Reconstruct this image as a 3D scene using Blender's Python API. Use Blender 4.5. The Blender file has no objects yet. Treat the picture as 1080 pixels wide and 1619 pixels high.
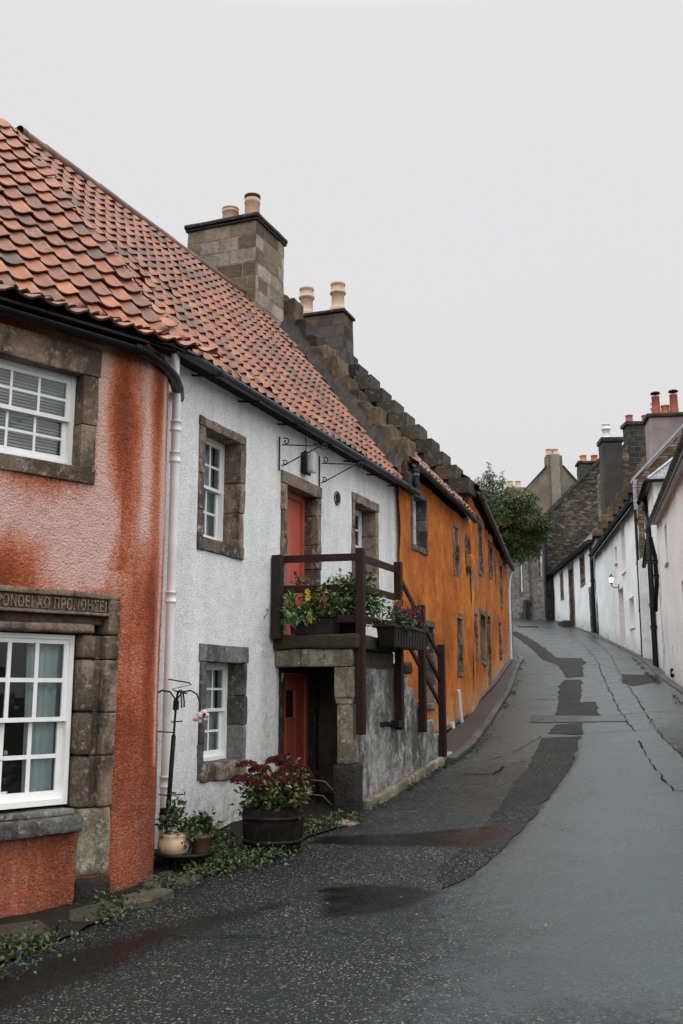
import bpy, bmesh, math, random
import numpy as np
from mathutils import Vector, noise as mnoise
random.seed(7)
C = bpy.context.scene.collection
R = random.random
def U(a, b): return a + (b - a) * random.random()
PI = math.pi

# ------------------------------------------------------------------ helpers
ROOT = {}                      # object name -> world location of its thing

class Frame:
    """a vertical wall plane: s runs along the wall, o out of it (towards the street), z up"""
    def __init__(self, P, phi, side=1):
        a = math.radians(phi)
        self.P = Vector((P[0], P[1], 0))
        self.d = Vector((math.sin(a), math.cos(a), 0))
        self.n = Vector((self.d.y, -self.d.x, 0)) * side
    def p(self, s, o, z):
        q = self.P + self.d * s + self.n * o
        return Vector((q.x, q.y, z))
    def at(self, s, o=0, phi=0, flip=1):
        q = self.p(s, o, 0)
        f = Frame((q.x, q.y), 0)
        a = math.radians(phi)
        f.d = self.d * math.cos(a) + self.n * math.sin(a)
        f.n = (self.n * math.cos(a) - self.d * math.sin(a)) * flip
        return f

WORLD = Frame((0, 0), 90, -1)     # s = x, o = y
WORLD.n = Vector((0, 1, 0))

class MB:
    def __init__(self, fr=None):
        self.v = []; self.f = []; self.m = []; self.t = []; self.fr = fr; self.sm = []
    def add(self, verts, faces, mi=0, tint=None, smooth=False):
        b = len(self.v)
        if tint is None: tint = (0.5, 0.5, 0.5)
        self.v += [tuple(q) for q in verts]
        if isinstance(tint, list): self.t += tint
        else: self.t += [tint] * len(verts)
        for f in faces:
            self.f.append(tuple(b + i for i in f)); self.m.append(mi); self.sm.append(smooth)
        return self
    def quad(self, a, b, c, d, mi=0, tint=None):
        return self.add([a, b, c, d], [(0, 1, 2, 3)], mi, tint)
    def box(self, fr, s0, s1, o0, o1, z0, z1, mi=0, tint=None):
        p = fr.p
        vs = [p(s0, o0, z0), p(s1, o0, z0), p(s1, o1, z0), p(s0, o1, z0), p(s0, o0, z1), p(s1, o0, z1), p(s1, o1, z1), p(s0, o1, z1)]
        return self.add(vs, [(0, 3, 2, 1), (4, 5, 6, 7), (0, 1, 5, 4), (1, 2, 6, 5), (2, 3, 7, 6), (3, 0, 4, 7)], mi, tint)
    def rbox(self, fr, s0, s1, o0, o1, z0, z1, mi=0, tint=None, rough=0.008, r=0.008, seg=0.12, nmax=7, freq=5.0):
        """a box with rounded arrises and a slightly uneven surface (stone, timber)"""
        L = (s1 - s0, o1 - o0, z1 - z0); lo = (s0, o0, z0)
        if tint is None: tint = (R(), R(), R())
        def pars(l):
            n = max(1, min(nmax, int(round(l / seg))))
            e = min(r, l * .2); f = min(e * 2.4, l * .4)
            return [0, e, f] + [f + (l - 2 * f) * i / n for i in range(1, n)] + [l - f, l - e, l]
        A = [pars(l) for l in L]
        def fin(q):
            ext = [(q[k] == A[k][0]) * 1 - (q[k] == A[k][-1]) * 1 for k in range(3)]
            n = sum(abs(e) for e in ext)
            q = list(q)
            if n >= 2:
                for k in range(3): q[k] += ext[k] * min(r, L[k] * .2) * (.32 if n == 2 else .45)
            w = fr.p(lo[0] + q[0], lo[1] + q[1], lo[2] + q[2])
            if rough: w = w + mnoise.noise_vector(w * freq) * rough + mnoise.noise_vector(w * freq * .3) * rough
            return w
        for ax in range(3):
            b, c = [(1, 2), (0, 2), (0, 1)][ax]
            for end in (0, 1):
                vs = []; nb, nc = len(A[b]), len(A[c])
                for j in range(nc):
                    for i in range(nb):
                        q = [0, 0, 0]; q[ax] = A[ax][-1] if end else A[ax][0]; q[b] = A[b][i]; q[c] = A[c][j]
                        vs.append(fin(q))
                fs = []
                for j in range(nc - 1):
                    for i in range(nb - 1):
                        k = j * nb + i
                        fq = (k, k + 1, k + nb + 1, k + nb)
                        fs.append(fq)
                self.add(vs, fs, mi, tint, True)
        return self
    def tube(self, pts, rad, n=10, mi=0, tint=None, caps=True):
        pts = [Vector(q) for q in pts]
        rads = rad if isinstance(rad, (list, tuple)) else [rad] * len(pts)
        vs = []; up = None
        for i, q in enumerate(pts):
            if i == 0: d = pts[1] - q
            elif i == len(pts) - 1: d = q - pts[i - 1]
            else: d = (pts[i + 1] - q).normalized() + (q - pts[i - 1]).normalized()
            if d.length < 1e-9: d = Vector((0, 0, 1))
            d.normalize()
            if up is None:
                up = Vector((0, 0, 1)) if abs(d.z) < .9 else Vector((1, 0, 0))
            x = up - d * up.dot(d)
            if x.length < 1e-4: x = d.orthogonal()
            x.normalize(); y = d.cross(x); up = x
            for k in range(n):
                a = 2 * PI * k / n
                vs.append(q + (x * math.cos(a) + y * math.sin(a)) * rads[i])
        fs = []
        for i in range(len(pts) - 1):
            for k in range(n):
                k2 = (k + 1) % n
                fs.append((i * n + k, i * n + k2, (i + 1) * n + k2, (i + 1) * n + k))
        self.add(vs, fs, mi, tint, True)
        if caps:
            b = len(pts) - 1
            self.add(vs[:n][::-1], [tuple(range(n))], mi, tint); self.add(vs[b * n:], [tuple(range(n))], mi, tint)
        return self
    def lathe(self, c, prof, n=20, mi=0, tint=None, wob=0, axis=None):
        c = Vector(c); vs = []
        ph = U(0, 9)
        for (r, z) in prof:
            for k in range(n):
                a = 2 * PI * k / n
                rr = r * (1 + wob * math.sin(a * 3 + ph))
                vs.append(c + Vector((rr * math.cos(a), rr * math.sin(a), z)))
        fs = []
        for i in range(len(prof) - 1):
            for k in range(n):
                k2 = (k + 1) % n
                fs.append((i * n + k, i * n + k2, (i + 1) * n + k2, (i + 1) * n + k))
        self.add(vs, fs, mi, tint, True)
        if prof[-1][0] > 1e-4: self.add(vs[-n:], [tuple(range(n))], mi, tint)
        return self
    def leaf(self, p, d, up, L, W, tint, fold=.25, bend=.2, mi=0):
        d = d.normalized(); x = d.cross(up)
        if x.length < 1e-3: x = d.orthogonal()
        x.normalize(); n = x.cross(d)
        m = p + d * L * .5
        a = [p, m + x * W * .5 + n * W * fold, p + d * L - n * L * bend, m - x * W * .5 + n * W * fold, m]
        self.add(a, [(0, 4, 1), (4, 2, 1), (0, 3, 4), (3, 2, 4)], mi, tint)
    def build(self, name, mats, parent=None, uvframe=True, autosmooth=False):
        me = bpy.data.meshes.new(name)
        off = Vector((0, 0, 0))
        if parent is not None: off = ROOT[parent.name]
        V = np.array(self.v, dtype=np.float64).reshape(-1, 3) - np.array(off)
        me.from_pydata(V.tolist(), [], self.f)
        if not isinstance(mats, (list, tuple)): mats = [mats]
        for m in mats: me.materials.append(m)
        me.polygons.foreach_set('material_index', self.m)
        me.polygons.foreach_set('use_smooth', self.sm)
        at = me.attributes.new('tint', 'FLOAT_COLOR', 'POINT')
        T = np.ones((len(self.v), 4)); T[:, :3] = np.array(self.t, dtype=np.float64).reshape(-1, 3)
        at.data.foreach_set('color', T.ravel())
        # box-projected UVs in metres
        fr = self.fr or WORLD
        uv = me.uv_layers.new(name='UVMap')
        n = len(me.polygons); nor = np.zeros(n * 3); me.polygons.foreach_get('normal', nor); nor = nor.reshape(-1, 3)
        lt = np.zeros(n, dtype=np.int32); me.polygons.foreach_get('loop_total', lt)
        lv = np.zeros(len(me.loops), dtype=np.int32); me.loops.foreach_get('vertex_index', lv)
        W = np.array(self.v, dtype=np.float64).reshape(-1, 3) - np.array(fr.P)
        S = W @ np.array(fr.d); O = W @ np.array(fr.n); Z = W[:, 2]
        an = np.abs(np.stack([nor @ np.array(fr.d), nor @ np.array(fr.n), nor[:, 2]], 1)); an[:, 2] *= .9
        ax = np.repeat(an.argmax(1), lt)
        u = np.where(ax == 0, O[lv], S[lv]); w = np.where(ax == 2, O[lv], Z[lv])
        uv.data.foreach_set('uv', np.stack([u, w], 1).astype(np.float32).ravel())
        me.update()
        o = bpy.data.objects.new(name, me); C.objects.link(o)
        if parent is not None:
            o.parent = parent; ROOT[o.name] = ROOT[parent.name]
        else: ROOT[o.name] = Vector((0, 0, 0))
        return o
    def recalc(self):
        return self

def fix_normals(o):
    bm = bmesh.new(); bm.from_mesh(o.data); bmesh.ops.recalc_face_normals(bm, faces=bm.faces[:]); bm.to_mesh(o.data); bm.free()
    return o

def thing(name, label, cat, loc, group=None):
    o = bpy.data.objects.new(name, None); C.objects.link(o)
    o.empty_display_size = .2
    o.location = loc; o['label'] = label; o['category'] = cat
    if group: o['group'] = group
    ROOT[o.name] = Vector(loc)
    return o
def tag(o, label=None, cat=None, group=None, kind=None):
    if label: o['label'] = label
    if cat: o['category'] = cat
    if group: o['group'] = group
    if kind: o['kind'] = kind
    return o
def recenter(o):
    """moves the origin of a single-mesh thing to its base"""
    V = np.array([v.co[:] for v in o.data.vertices]); c = Vector(((V[:, 0].min() + V[:, 0].max()) / 2, (V[:, 1].min() + V[:, 1].max()) / 2, V[:, 2].min()))
    o.data.transform(__import__('mathutils').Matrix.Translation(-c)); o.location = o.location + c
    return o

# ------------------------------------------------------------------ ground height
GL=[(-60,-34,-3.2),(-30,-24,-2.9),(0,-11.5,-2.5),(5,-7.3,-2.35),(9.46,-3.06,-2.1),(10.3,-2.24,-2.02),(11.1,-1.8,-1.89),(12.3,-1.4,-1.82),(14,.2,-1.71),(18.3,1.87,-1.24),(22.3,2.4,-.92),(25,3.26,-.53),(30.2,4.44,.07),(39.1,6.46,1.07),(41.5,7,1.35),(57,9.5,3.1),(74,11,5),(86,12,6.2),(110,13,7.4),(200,20,8.5)]
GR=[(-60,-6,-2.6),(-30,1,-2.3),(0,4.5,-2.0),(10,5.5,-1.55),(17,6.5,-.82),(25,8.45,0),(34.2,11,.57),(40,12.1,1.19),(57.4,14.7,3.1),(74,15.9,4.97),(86,18,6.1),(110,22,7.4),(200,40,8.5)]
_ys=np.arange(-60,200.1,.5)
_k=np.exp(-.5*(np.arange(-8,9)*.5/1.1)**2);_k/=_k.sum()
def _sm(T,i):
    a=np.interp(_ys,[t[0] for t in T],[t[i] for t in T])
    return np.convolve(np.pad(a,8,mode='edge'),_k,'valid')
_XL,_ZL,_XR,_ZR=_sm(GL,1),_sm(GL,2),_sm(GR,1),_sm(GR,2)
def ground_z(x,y):
    xl,zl,xr,zr=(np.interp(y,_ys,a) for a in(_XL,_ZL,_XR,_ZR))
    w=np.clip((x-xl)/(xr-xl),0,1);w=w*w*(3-2*w)*.35+w*.65
    return zl+(zr-zl)*w
def gz(x, y): return float(ground_z(x, y))

# ------------------------------------------------------------------ materials
class NB:
    def __init__(self, name):
        self.m = bpy.data.materials.new(name); self.m.use_nodes = True
        self.nt = self.m.node_tree; self.b = self.nt.nodes['Principled BSDF']
        self._c = None
    def node(self, t, **kw):
        n = self.nt.nodes.new(t)
        for k, v in kw.items(): setattr(n, k, v)
        return n
    def link(self, a, b): self.nt.links.new(a, b)
    def put(self, sock, v):
        if isinstance(v, bpy.types.NodeSocket): self.link(v, sock)
        elif isinstance(v, (tuple, list)) and len(v) == 3 and sock.type == 'RGBA': sock.default_value = (*v, 1)
        else: sock.default_value = v
    def co(self, kind='Object'):
        if self._c is None: self._c = self.node('ShaderNodeTexCoord')
        return self._c.outputs[kind]
    def mapv(self, vec, scale=(1, 1, 1), loc=(0, 0, 0)):
        n = self.node('ShaderNodeMapping'); self.put(n.inputs['Vector'], vec)
        n.inputs['Scale'].default_value = scale; n.inputs['Location'].default_value = loc
        return n.outputs[0]
    def noise(self, scale, detail=4, rough=.55, vec=None, dist=0):
        n = self.node('ShaderNodeTexNoise'); self.put(n.inputs['Vector'], vec or self.co())
        n.inputs['Scale'].default_value = scale; n.inputs['Detail'].default_value = detail
        n.inputs['Roughness'].default_value = rough; n.inputs['Distortion'].default_value = dist
        return n.outputs[0]
    def voro(self, scale, vec=None, feature='F1', out='Distance', rand=1):
        n = self.node('ShaderNodeTexVoronoi', feature=feature); self.put(n.inputs['Vector'], vec or self.co())
        n.inputs['Scale'].default_value = scale; n.inputs['Randomness'].default_value = rand
        return n.outputs[out]
    def ramp(self, fac, stops, interp='LINEAR'):
        n = self.node('ShaderNodeValToRGB'); n.color_ramp.interpolation = interp
        el = n.color_ramp.elements
        while len(el) < len(stops): el.new(.5)
        for e, (p, c) in zip(el, stops):
            e.position = p; e.color = (*c, 1) if isinstance(c, (tuple, list)) else (c, c, c, 1)
        self.put(n.inputs[0], fac); return n.outputs[0]
    def mix(self, fac, a, b, mode='MIX'):
        n = self.node('ShaderNodeMix', data_type='RGBA', blend_type=mode)
        self.put(n.inputs[0], fac); self.put(n.inputs[6], a); self.put(n.inputs[7], b); return n.outputs[2]
    def math(self, op, a, b=0, clamp=False):
        n = self.node('ShaderNodeMath', operation=op, use_clamp=clamp); self.put(n.inputs[0], a); self.put(n.inputs[1], b); return n.outputs[0]
    def tint(self, ch=0):
        a = self.node('ShaderNodeAttribute', attribute_name='tint'); s = self.node('ShaderNodeSeparateColor')
        self.link(a.outputs['Color'], s.inputs[0]); return s.outputs[ch]
    def bump(self, h, strength=.5, dist=.01, nrm=None):
        n = self.node('ShaderNodeBump'); n.inputs['Strength'].default_value = strength; n.inputs['Distance'].default_value = dist
        self.put(n.inputs['Height'], h)
        if nrm is not None: self.link(nrm, n.inputs['Normal'])
        return n.outputs[0]
    def out(self, col, rough=.8, nrm=None, spec=.5, **kw):
        self.put(self.b.inputs['Base Color'], col); self.put(self.b.inputs['Roughness'], rough)
        self.put(self.b.inputs['Specular IOR Level'], spec)
        if nrm is not None: self.link(nrm, self.b.inputs['Normal'])
        for k, v in kw.items(): self.put(self.b.inputs[k], v)
        return self.m

M = {}
def plain(name, col, rough=.6, spec=.5, var=.25, sc=6, bump=.2, bsc=40, **kw):
    n = NB(name); f = n.noise(sc, 5, .6)
    c = n.mix(n.ramp(f, [(.3, 0.0), (.7, 1.0)]), tuple(x * (1 - var) for x in col), tuple(min(1, x * (1 + var)) for x in col))
    c = n.mix(n.math('MULTIPLY', n.math('SUBTRACT', n.tint(0), .5), .5), c, (1, 1, 1), 'SOFT_LIGHT')
    M[name] = n.out(c, rough, n.bump(n.noise(bsc, 4, .6), bump, .004), spec, **kw); return M[name]

# harled (rough-cast) walls
def harl_bump(n, sc=42, st=.9, dist=.018):
    v = n.voro(sc * 1.5)
    h = n.math('ADD', n.math('MULTIPLY', v, -.7), n.math('MULTIPLY', n.noise(sc * 1.1, 8, .78), 1.3))
    h2 = n.bump(n.noise(2.2, 3, .5), .5, .05)
    return n.bump(h, st, dist, h2), h
def harl_white():
    n = NB('white_harling'); nb, h = harl_bump(n, 40, .7, .014)
    st = n.mapv(n.co(), (1.6, 1.6, .5))
    c = n.mix(n.ramp(n.noise(1.6, 6, .65, st), [(.38, 0.0), (.72, 1.0)]), (.90, .905, .91), (.74, .755, .765))
    dirt = n.math('MULTIPLY', n.tint(1), n.ramp(n.noise(9, 6, .75), [(.35, .1), (.65, 1.0)]))
    c = n.mix(dirt, c, (.20, .195, .17))
    c = n.mix(n.ramp(n.noise(.9, 7, .75, n.mapv(n.co(), (1.5, 1.5, .35), (7, 3, 2))), [(.50, 0.0), (.72, .55)]), c, (.40, .40, .36))
    c = n.mix(n.ramp(n.noise(70, 5, .8), [(.36, .75), (.46, 0.0)]), c, (.22, .22, .21))
    pit = n.ramp(n.noise(60, 3, .7), [(.40, 0.0), (.52, 1.0)])
    c = n.mix(pit, n.mix(.5, c, (.25, .25, .25)), c)
    M['white_harling'] = n.out(c, .85, nb, .3)
harl_white()
def harl_far():
    n = NB('white_limewash'); nb, h = harl_bump(n, 16, .5, .02)
    c = n.mix(n.ramp(n.noise(.7, 6, .65), [(.35, 0.0), (.75, 1.0)]), (.85, .89, .91), (.70, .735, .75))
    c = n.mix(n.math('MULTIPLY', n.tint(1), n.ramp(n.noise(2.5, 6, .75), [(.3, 0.0), (.7, 1.0)])), c, (.24, .24, .19))
    M['white_limewash'] = n.out(c, .85, nb, .3)
harl_far()
def harl_red():
    n = NB('red_harling'); nb, h = harl_bump(n, 30, 1.0, .024)
    fade = n.tint(0); low = n.tint(1)
    st = n.mapv(n.co(), (4.0, 4.0, 1.0))
    f = n.math('ADD', fade, n.math('MULTIPLY', n.math('SUBTRACT', n.noise(1.5, 6, .7, st), .5), .9))
    f = n.math('ADD', f, n.math('MULTIPLY', n.math('SUBTRACT', n.noise(34, 6, .8), .5), 1.3), True)
    c = n.ramp(f, [(.04, (.24, .060, .030)), (.28, (.43, .112, .050)), (.54, (.56, .225, .145)), (.88, (.70, .45, .39))])
    worn = n.math('MULTIPLY', low, n.ramp(n.noise(22, 5, .75), [(.46, 0.0), (.66, .9)]))
    c = n.mix(worn, c, n.ramp(n.noise(30, 6, .75), [(.35, (.11, .05, .035)), (.62, (.34, .22, .18))]))
    M['red_harling'] = n.out(c, .9, nb, .12)
harl_red()
def harl_orange():
    n = NB('orange_harling'); nb, h = harl_bump(n, 24, .6, .018)
    st = n.mapv(n.co(), (1.1, 1.1, .75))
    f = n.math('ADD', n.math('MULTIPLY', n.noise(1.0, 8, .72, st), .8), n.math('MULTIPLY', n.noise(20, 6, .8), .2))
    c = n.ramp(f, [(.33, (.17, .038, .006)), (.46, (.42, .11, .009)), (.56, (.58, .185, .015)), (.68, (.64, .30, .06))])
    c = n.mix(n.math('MULTIPLY', n.ramp(n.noise(5, 5, .7), [(.44, 0.0), (.64, 1.0)]), .5), c, (.24, .055, .012))
    c = n.mix(n.math('MULTIPLY', n.tint(1), n.ramp(n.noise(4, 6, .75), [(.35, .1), (.65, 1.0)])), c, (.62, .36, .20))
    c = n.mix(n.math('MULTIPLY', n.tint(2), n.ramp(n.noise(3.4, 6, .75), [(.45, 0.0), (.7, 1.0)])), c, (.10, .07, .05))
    M['orange_harling'] = n.out(c, .85, nb, .3)
harl_orange()

def stone(name, cols, stain=(.035, .03, .026), st_amt=.8, sc=4.5, moss=None, rough=.85, light=None):
    n = NB(name)
    t = n.math('ADD', n.math('MULTIPLY', n.tint(0), .55), n.math('MULTIPLY', n.noise(sc, 6, .7), .55))
    c = n.ramp(t, [(.25 + .5 * i / max(1, len(cols) - 1), q) for i, q in enumerate(cols)])
    c = n.mix(n.math('MULTIPLY', n.ramp(n.noise(sc * .55, 7, .72, n.mapv(n.co(), (1, 1, .6), (3, 1, 7))), [(.45, 0.0), (.56, 1.0)]), st_amt), c, stain)
    c = n.mix(n.math('MULTIPLY', n.ramp(n.noise(sc * 6, 8, .8, n.mapv(n.co(), (1, 1, 1), (2, 6, 3))), [(.38, 1.0), (.52, 0.0)]), .5), c, stain)
    if light: c = n.mix(n.ramp(n.noise(sc * 2.2, 6, .75, n.mapv(n.co(), (1, 1, 1), (9, 4, 2))), [(.55, 0.0), (.64, .9)]), c, light)
    if moss: c = n.mix(n.ramp(n.noise(sc * 1.4, 6, .7, n.mapv(n.co(), (1, 1, 1), (5, 8, 1))), [(.52, 0.0), (.66, .85)]), c, moss)
    h = n.math('ADD', n.noise(24, 8, .78), n.math('MULTIPLY', n.noise(6, 5, .6), 1.4))
    M[name] = n.out(c, rough, n.bump(h, .9, .03), .3); return M[name]
stone('sandstone', [(.12, .095, .075), (.25, .19, .14), (.33, .25, .19)], st_amt=.75, light=(.42, .38, .33))
stone('brown_sandstone', [(.10, .075, .055), (.20, .14, .095), (.29, .215, .155)], st_amt=.75, light=(.33, .28, .22))
stone('grey_stone', [(.07, .07, .068), (.14, .14, .135), (.22, .215, .20)], st_amt=.7, light=(.3, .3, .28))
stone('dark_stone', [(.014, .015, .014), (.034, .033, .028), (.095, .075, .045)], st_amt=.65, light=(.17, .17, .15), moss=(.05, .048, .018))
stone('mossy_slab', [(.015, .015, .010), (.035, .032, .016), (.09, .06, .022)], st_amt=.7, moss=(.05, .055, .012))
stone('pale_stone', [(.14, .12, .08), (.24, .21, .14), (.31, .28, .20)], stain=(.06, .05, .03), st_amt=.65, light=(.42, .42, .36))
stone('flagstone', [(.03, .028, .023), (.075, .065, .05), (.14, .115, .08)], st_amt=.7, moss=(.05, .055, .02), rough=.5)
stone('cobble', [(.02, .018, .015), (.055, .047, .036), (.11, .085, .06)], st_amt=.6, moss=(.045, .05, .02), rough=.5)
stone('black_stone', [(.004, .004, .004), (.007, .007, .0068), (.016, .015, .014)], st_amt=.5, rough=.6)
stone('kerb_stone', [(.025, .027, .028), (.05, .052, .054), (.09, .09, .09)], st_amt=.6, moss=(.05, .055, .025), rough=.45)
stone('crowstep_stone', [(.025, .02, .014), (.075, .052, .028), (.17, .12, .06)], st_amt=.7)
stone('mortar', [(.025, .022, .019), (.04, .034, .028), (.06, .05, .04)], st_amt=.5, rough=.95)
stone('stair_render', [(.16, .16, .155), (.34, .34, .335), (.52, .52, .52)], stain=(.06, .058, .052), st_amt=.85, sc=2.2, light=(.5, .5, .5), moss=(.08, .085, .06))
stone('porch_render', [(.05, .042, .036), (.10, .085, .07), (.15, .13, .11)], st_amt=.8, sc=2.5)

def masonry(name, bw, bh, cols, mortar, msize=.02, stain=(.03, .028, .024), st_amt=.8, distort=.05, st_sc=.9, moss=None):
    n = NB(name)
    uv = n.node('ShaderNodeUVMap', uv_map='UVMap').outputs[0]
    w = n.node('ShaderNodeTexNoise'); n.put(w.inputs['Vector'], uv); w.inputs['Scale'].default_value = 2.2 / bw * .4; w.inputs['Detail'].default_value = 4
    vv = n.mix(distort, uv, w.outputs['Color'], 'ADD')
    bt = n.node('ShaderNodeTexBrick', offset=.5, offset_frequency=2, squash=.72, squash_frequency=3)
    n.put(bt.inputs['Vector'], vv); bt.inputs['Scale'].default_value = 1
    bt.inputs['Brick Width'].default_value = bw; bt.inputs['Row Height'].default_value = bh; bt.inputs['Mortar Size'].default_value = msize
    bt.inputs['Mortar Smooth'].default_value = .4; bt.inputs['Bias'].default_value = 0
    bt.inputs['Color1'].default_value = (0, 0, 0, 1); bt.inputs['Color2'].default_value = (1, 1, 1, 1); bt.inputs['Mortar'].default_value = (.5, .5, .5, 1)
    t = n.math('ADD', n.math('MULTIPLY', bt.outputs['Color'], .75), n.math('MULTIPLY', n.noise(3.0, 6, .7), .35))
    c = n.ramp(t, [(.15 + .7 * i / max(1, len(cols) - 1), q) for i, q in enumerate(cols)])
    c = n.mix(n.math('MULTIPLY', bt.outputs['Fac'], .8), c, mortar)
    c = n.mix(n.math('MULTIPLY', n.ramp(n.noise(st_sc, 7, .72), [(.47, 0.0), (.62, 1.0)]), st_amt * .75), c, stain)
    c = n.mix(n.math('MULTIPLY', n.ramp(n.noise(9, 8, .8, n.mapv(n.co(), (1, 1, 1), (2, 6, 3))), [(.36, 1.0), (.50, 0.0)]), .5), c, stain)
    if moss: c = n.mix(n.ramp(n.noise(st_sc * 2.2, 6, .7, n.mapv(n.co(), (1, 1, 1), (4, 2, 9))), [(.5, 0.0), (.66, .8)]), c, moss)
    h = n.math('ADD', n.math('MULTIPLY', bt.outputs['Fac'], -1.0), n.math('MULTIPLY', n.noise(12, 8, .75), 1.2))
    M[name] = n.out(c, .88, n.bump(h, 1.0, .05), .25); return M[name]
masonry('ashlar', .62, .30, [(.10, .075, .05), (.21, .16, .105), (.30, .24, .165), (.44, .39, .33)], (.26, .23, .19), .014, st_amt=.6, st_sc=1.0, distort=.04)
masonry('dark_ashlar', .55, .32, [(.018, .021, .022), (.045, .046, .044), (.14, .09, .045), (.085, .087, .084)], (.085, .08, .07), .014, stain=(.02, .022, .022), st_amt=.7, distort=.05)
masonry('green_ashlar', .62, .34, [(.022, .025, .022), (.04, .045, .04), (.06, .065, .055)], (.16, .16, .15), .022, stain=(.015, .016, .014), st_amt=.6, distort=.06)
masonry('rubble', .42, .17, [(.06, .052, .04), (.13, .105, .075), (.22, .18, .13), (.30, .27, .23)], (.09, .08, .065), .02, st_amt=.8, distort=.16, st_sc=.5)
masonry('dark_rubble', .42, .15, [(.025, .023, .018), (.05, .043, .032), (.11, .092, .068), (.19, .175, .155)], (.075, .065, .052), .03, stain=(.014, .014, .011), st_amt=1.2, distort=.42, st_sc=.33)
masonry('gable_rubble', .5, .12, [(.09, .06, .035), (.18, .125, .075), (.26, .19, .125), (.32, .28, .23)], (.06, .05, .04), .018, stain=(.05, .042, .02), st_amt=.6, distort=.1, st_sc=.5)
masonry('grey_rubble', .40, .22, [(.09, .088, .082), (.17, .165, .155), (.26, .255, .245), (.2, .16, .12)], (.20, .195, .185), .03, stain=(.06, .055, .05), st_amt=.7, distort=.2, st_sc=.5)

plain('brown_render', (.15, .128, .098), .9, .3, .45, .5, .5, 20)
plain('pale_render', (.21, .19, .165), .9, .3, .35, .9, .5, 20)
plain('dark_render', (.038, .036, .031), .9, .3, .35, 1.2, .6, 18)
plain('lilac_render', (.25, .205, .205), .9, .3, .3, 1.1, .4, 20)
plain('white_paint', (.78, .79, .78), .42, .5, .06, 9, .12, 60)
plain('pink_white_paint', (.70, .67, .665), .7, .3, .06, 2, .3, 30)
plain('pipe_white', (.70, .69, .67), .4, .5, .1, 4, .1, 60)
plain('black_paint', (.006, .0065, .007), .42, .25, .3, 14, .25, 50)
plain('green_black_paint', (.014, .024, .028), .36, .4, .35, 10, .25, 50)
plain('lead', (.27, .29, .32), .45, .5, .25, 4, .3, 20)
plain('slate_plain', (.10, .115, .135), .35, .5, .35, 3, .5, 14)
plain('brown_timber', (.021, .009, .0075), .6, .2, .35, 20, .35, 70)
plain('weathered_timber', (.022, .018, .016), .75, .2, .4, 18, .5, 60)
plain('door_paint', (.46, .095, .065), .5, .4, .08, 3, .12, 60)
plain('door_paint_low', (.60, .125, .085), .5, .4, .12, 3, .12, 60)
plain('iron', (.006, .006, .007), .5, .25, .3, 20, .3, 60)
plain('terracotta_buff', (.44, .29, .19), .75, .35, .15, 9, .3, 40)
plain('terracotta_pale', (.46, .34, .24), .75, .35, .15, 9, .3, 40)
plain('terracotta_red', (.32, .085, .06), .7, .35, .2, 6, .3, 40)
plain('terracotta_orange', (.40, .16, .075), .7, .35, .2, 6, .3, 40)
plain('pot_white', (.70, .66, .62), .6, .4, .12, 5, .2, 40)
plain('soot', (.03, .02, .018), .9, .2, .3)
plain('plastic_brown', (.012, .008, .007), .5, .25, .25, 8, .1, 40)
plain('barrel_wood', (.011, .008, .006), .85, .1, .7, 12, .9, 30)
plain('glazed_cream', (.50, .36, .22), .3, .5, .35, 7, .15, 20)
plain('pot_brown', (.10, .06, .035), .55, .4, .4, 7, .2, 20)
plain('curtain', (.60, .68, .68), .9, .2, .12, 3, .2, 60)
plain('blind', (.55, .57, .56), .8, .2, .1, 3, .1, 60)
plain('interior', (.025, .02, .018), .9, .2, .3, 2, .1)
plain('soil', (.010, .008, .006), .9, .2, .5, 12, .7, 30)
plain('ornament_pink', (.55, .42, .41), .6, .3, .35, 22, .3, 40)
plain('brass', (.25, .2, .1), .4, .5, .2)
plain('bark', (.045, .036, .028), .9, .2, .4, 9, .8, 26)
plain('concrete', (.05, .052, .054), .55, .4, .35, 2.5, .4, 30)
def glass():
    n = NB('window_glass')
    tr = n.node('ShaderNodeBsdfTransparent'); gl = n.node('ShaderNodeBsdfGlossy'); gl.inputs['Roughness'].default_value = .03
    gl.inputs['Color'].default_value = (.9, .93, .95, 1)
    tr.inputs['Color'].default_value = (.86, .90, .90, 1)
    fz = n.node('ShaderNodeFresnel'); fz.inputs[0].default_value = 1.5
    n.link(n.bump(n.noise(3.0, 2, .5), .25, .02), gl.inputs['Normal'])
    mx = n.node('ShaderNodeMixShader'); n.link(n.math('ADD', fz.outputs[0], .02), mx.inputs[0]); n.link(tr.outputs[0], mx.inputs[1]); n.link(gl.outputs[0], mx.inputs[2])
    n.link(mx.outputs[0], n.nt.nodes['Material Output'].inputs[0]); M['window_glass'] = n.m
glass()
def lamp_mat():
    n = NB('lamp_glow'); n.out((.9, .8, .6), .3); n.b.inputs['Emission Color'].default_value = (1, .68, .36, 1); n.b.inputs['Emission Strength'].default_value = 2.2
    M['lamp_glow'] = n.m
    n = NB('lantern_glass'); n.out((.55, .55, .5), .25, None, .5); n.b.inputs['Alpha'].default_value = .55; M['lantern_glass'] = n.m
lamp_mat()
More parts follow.
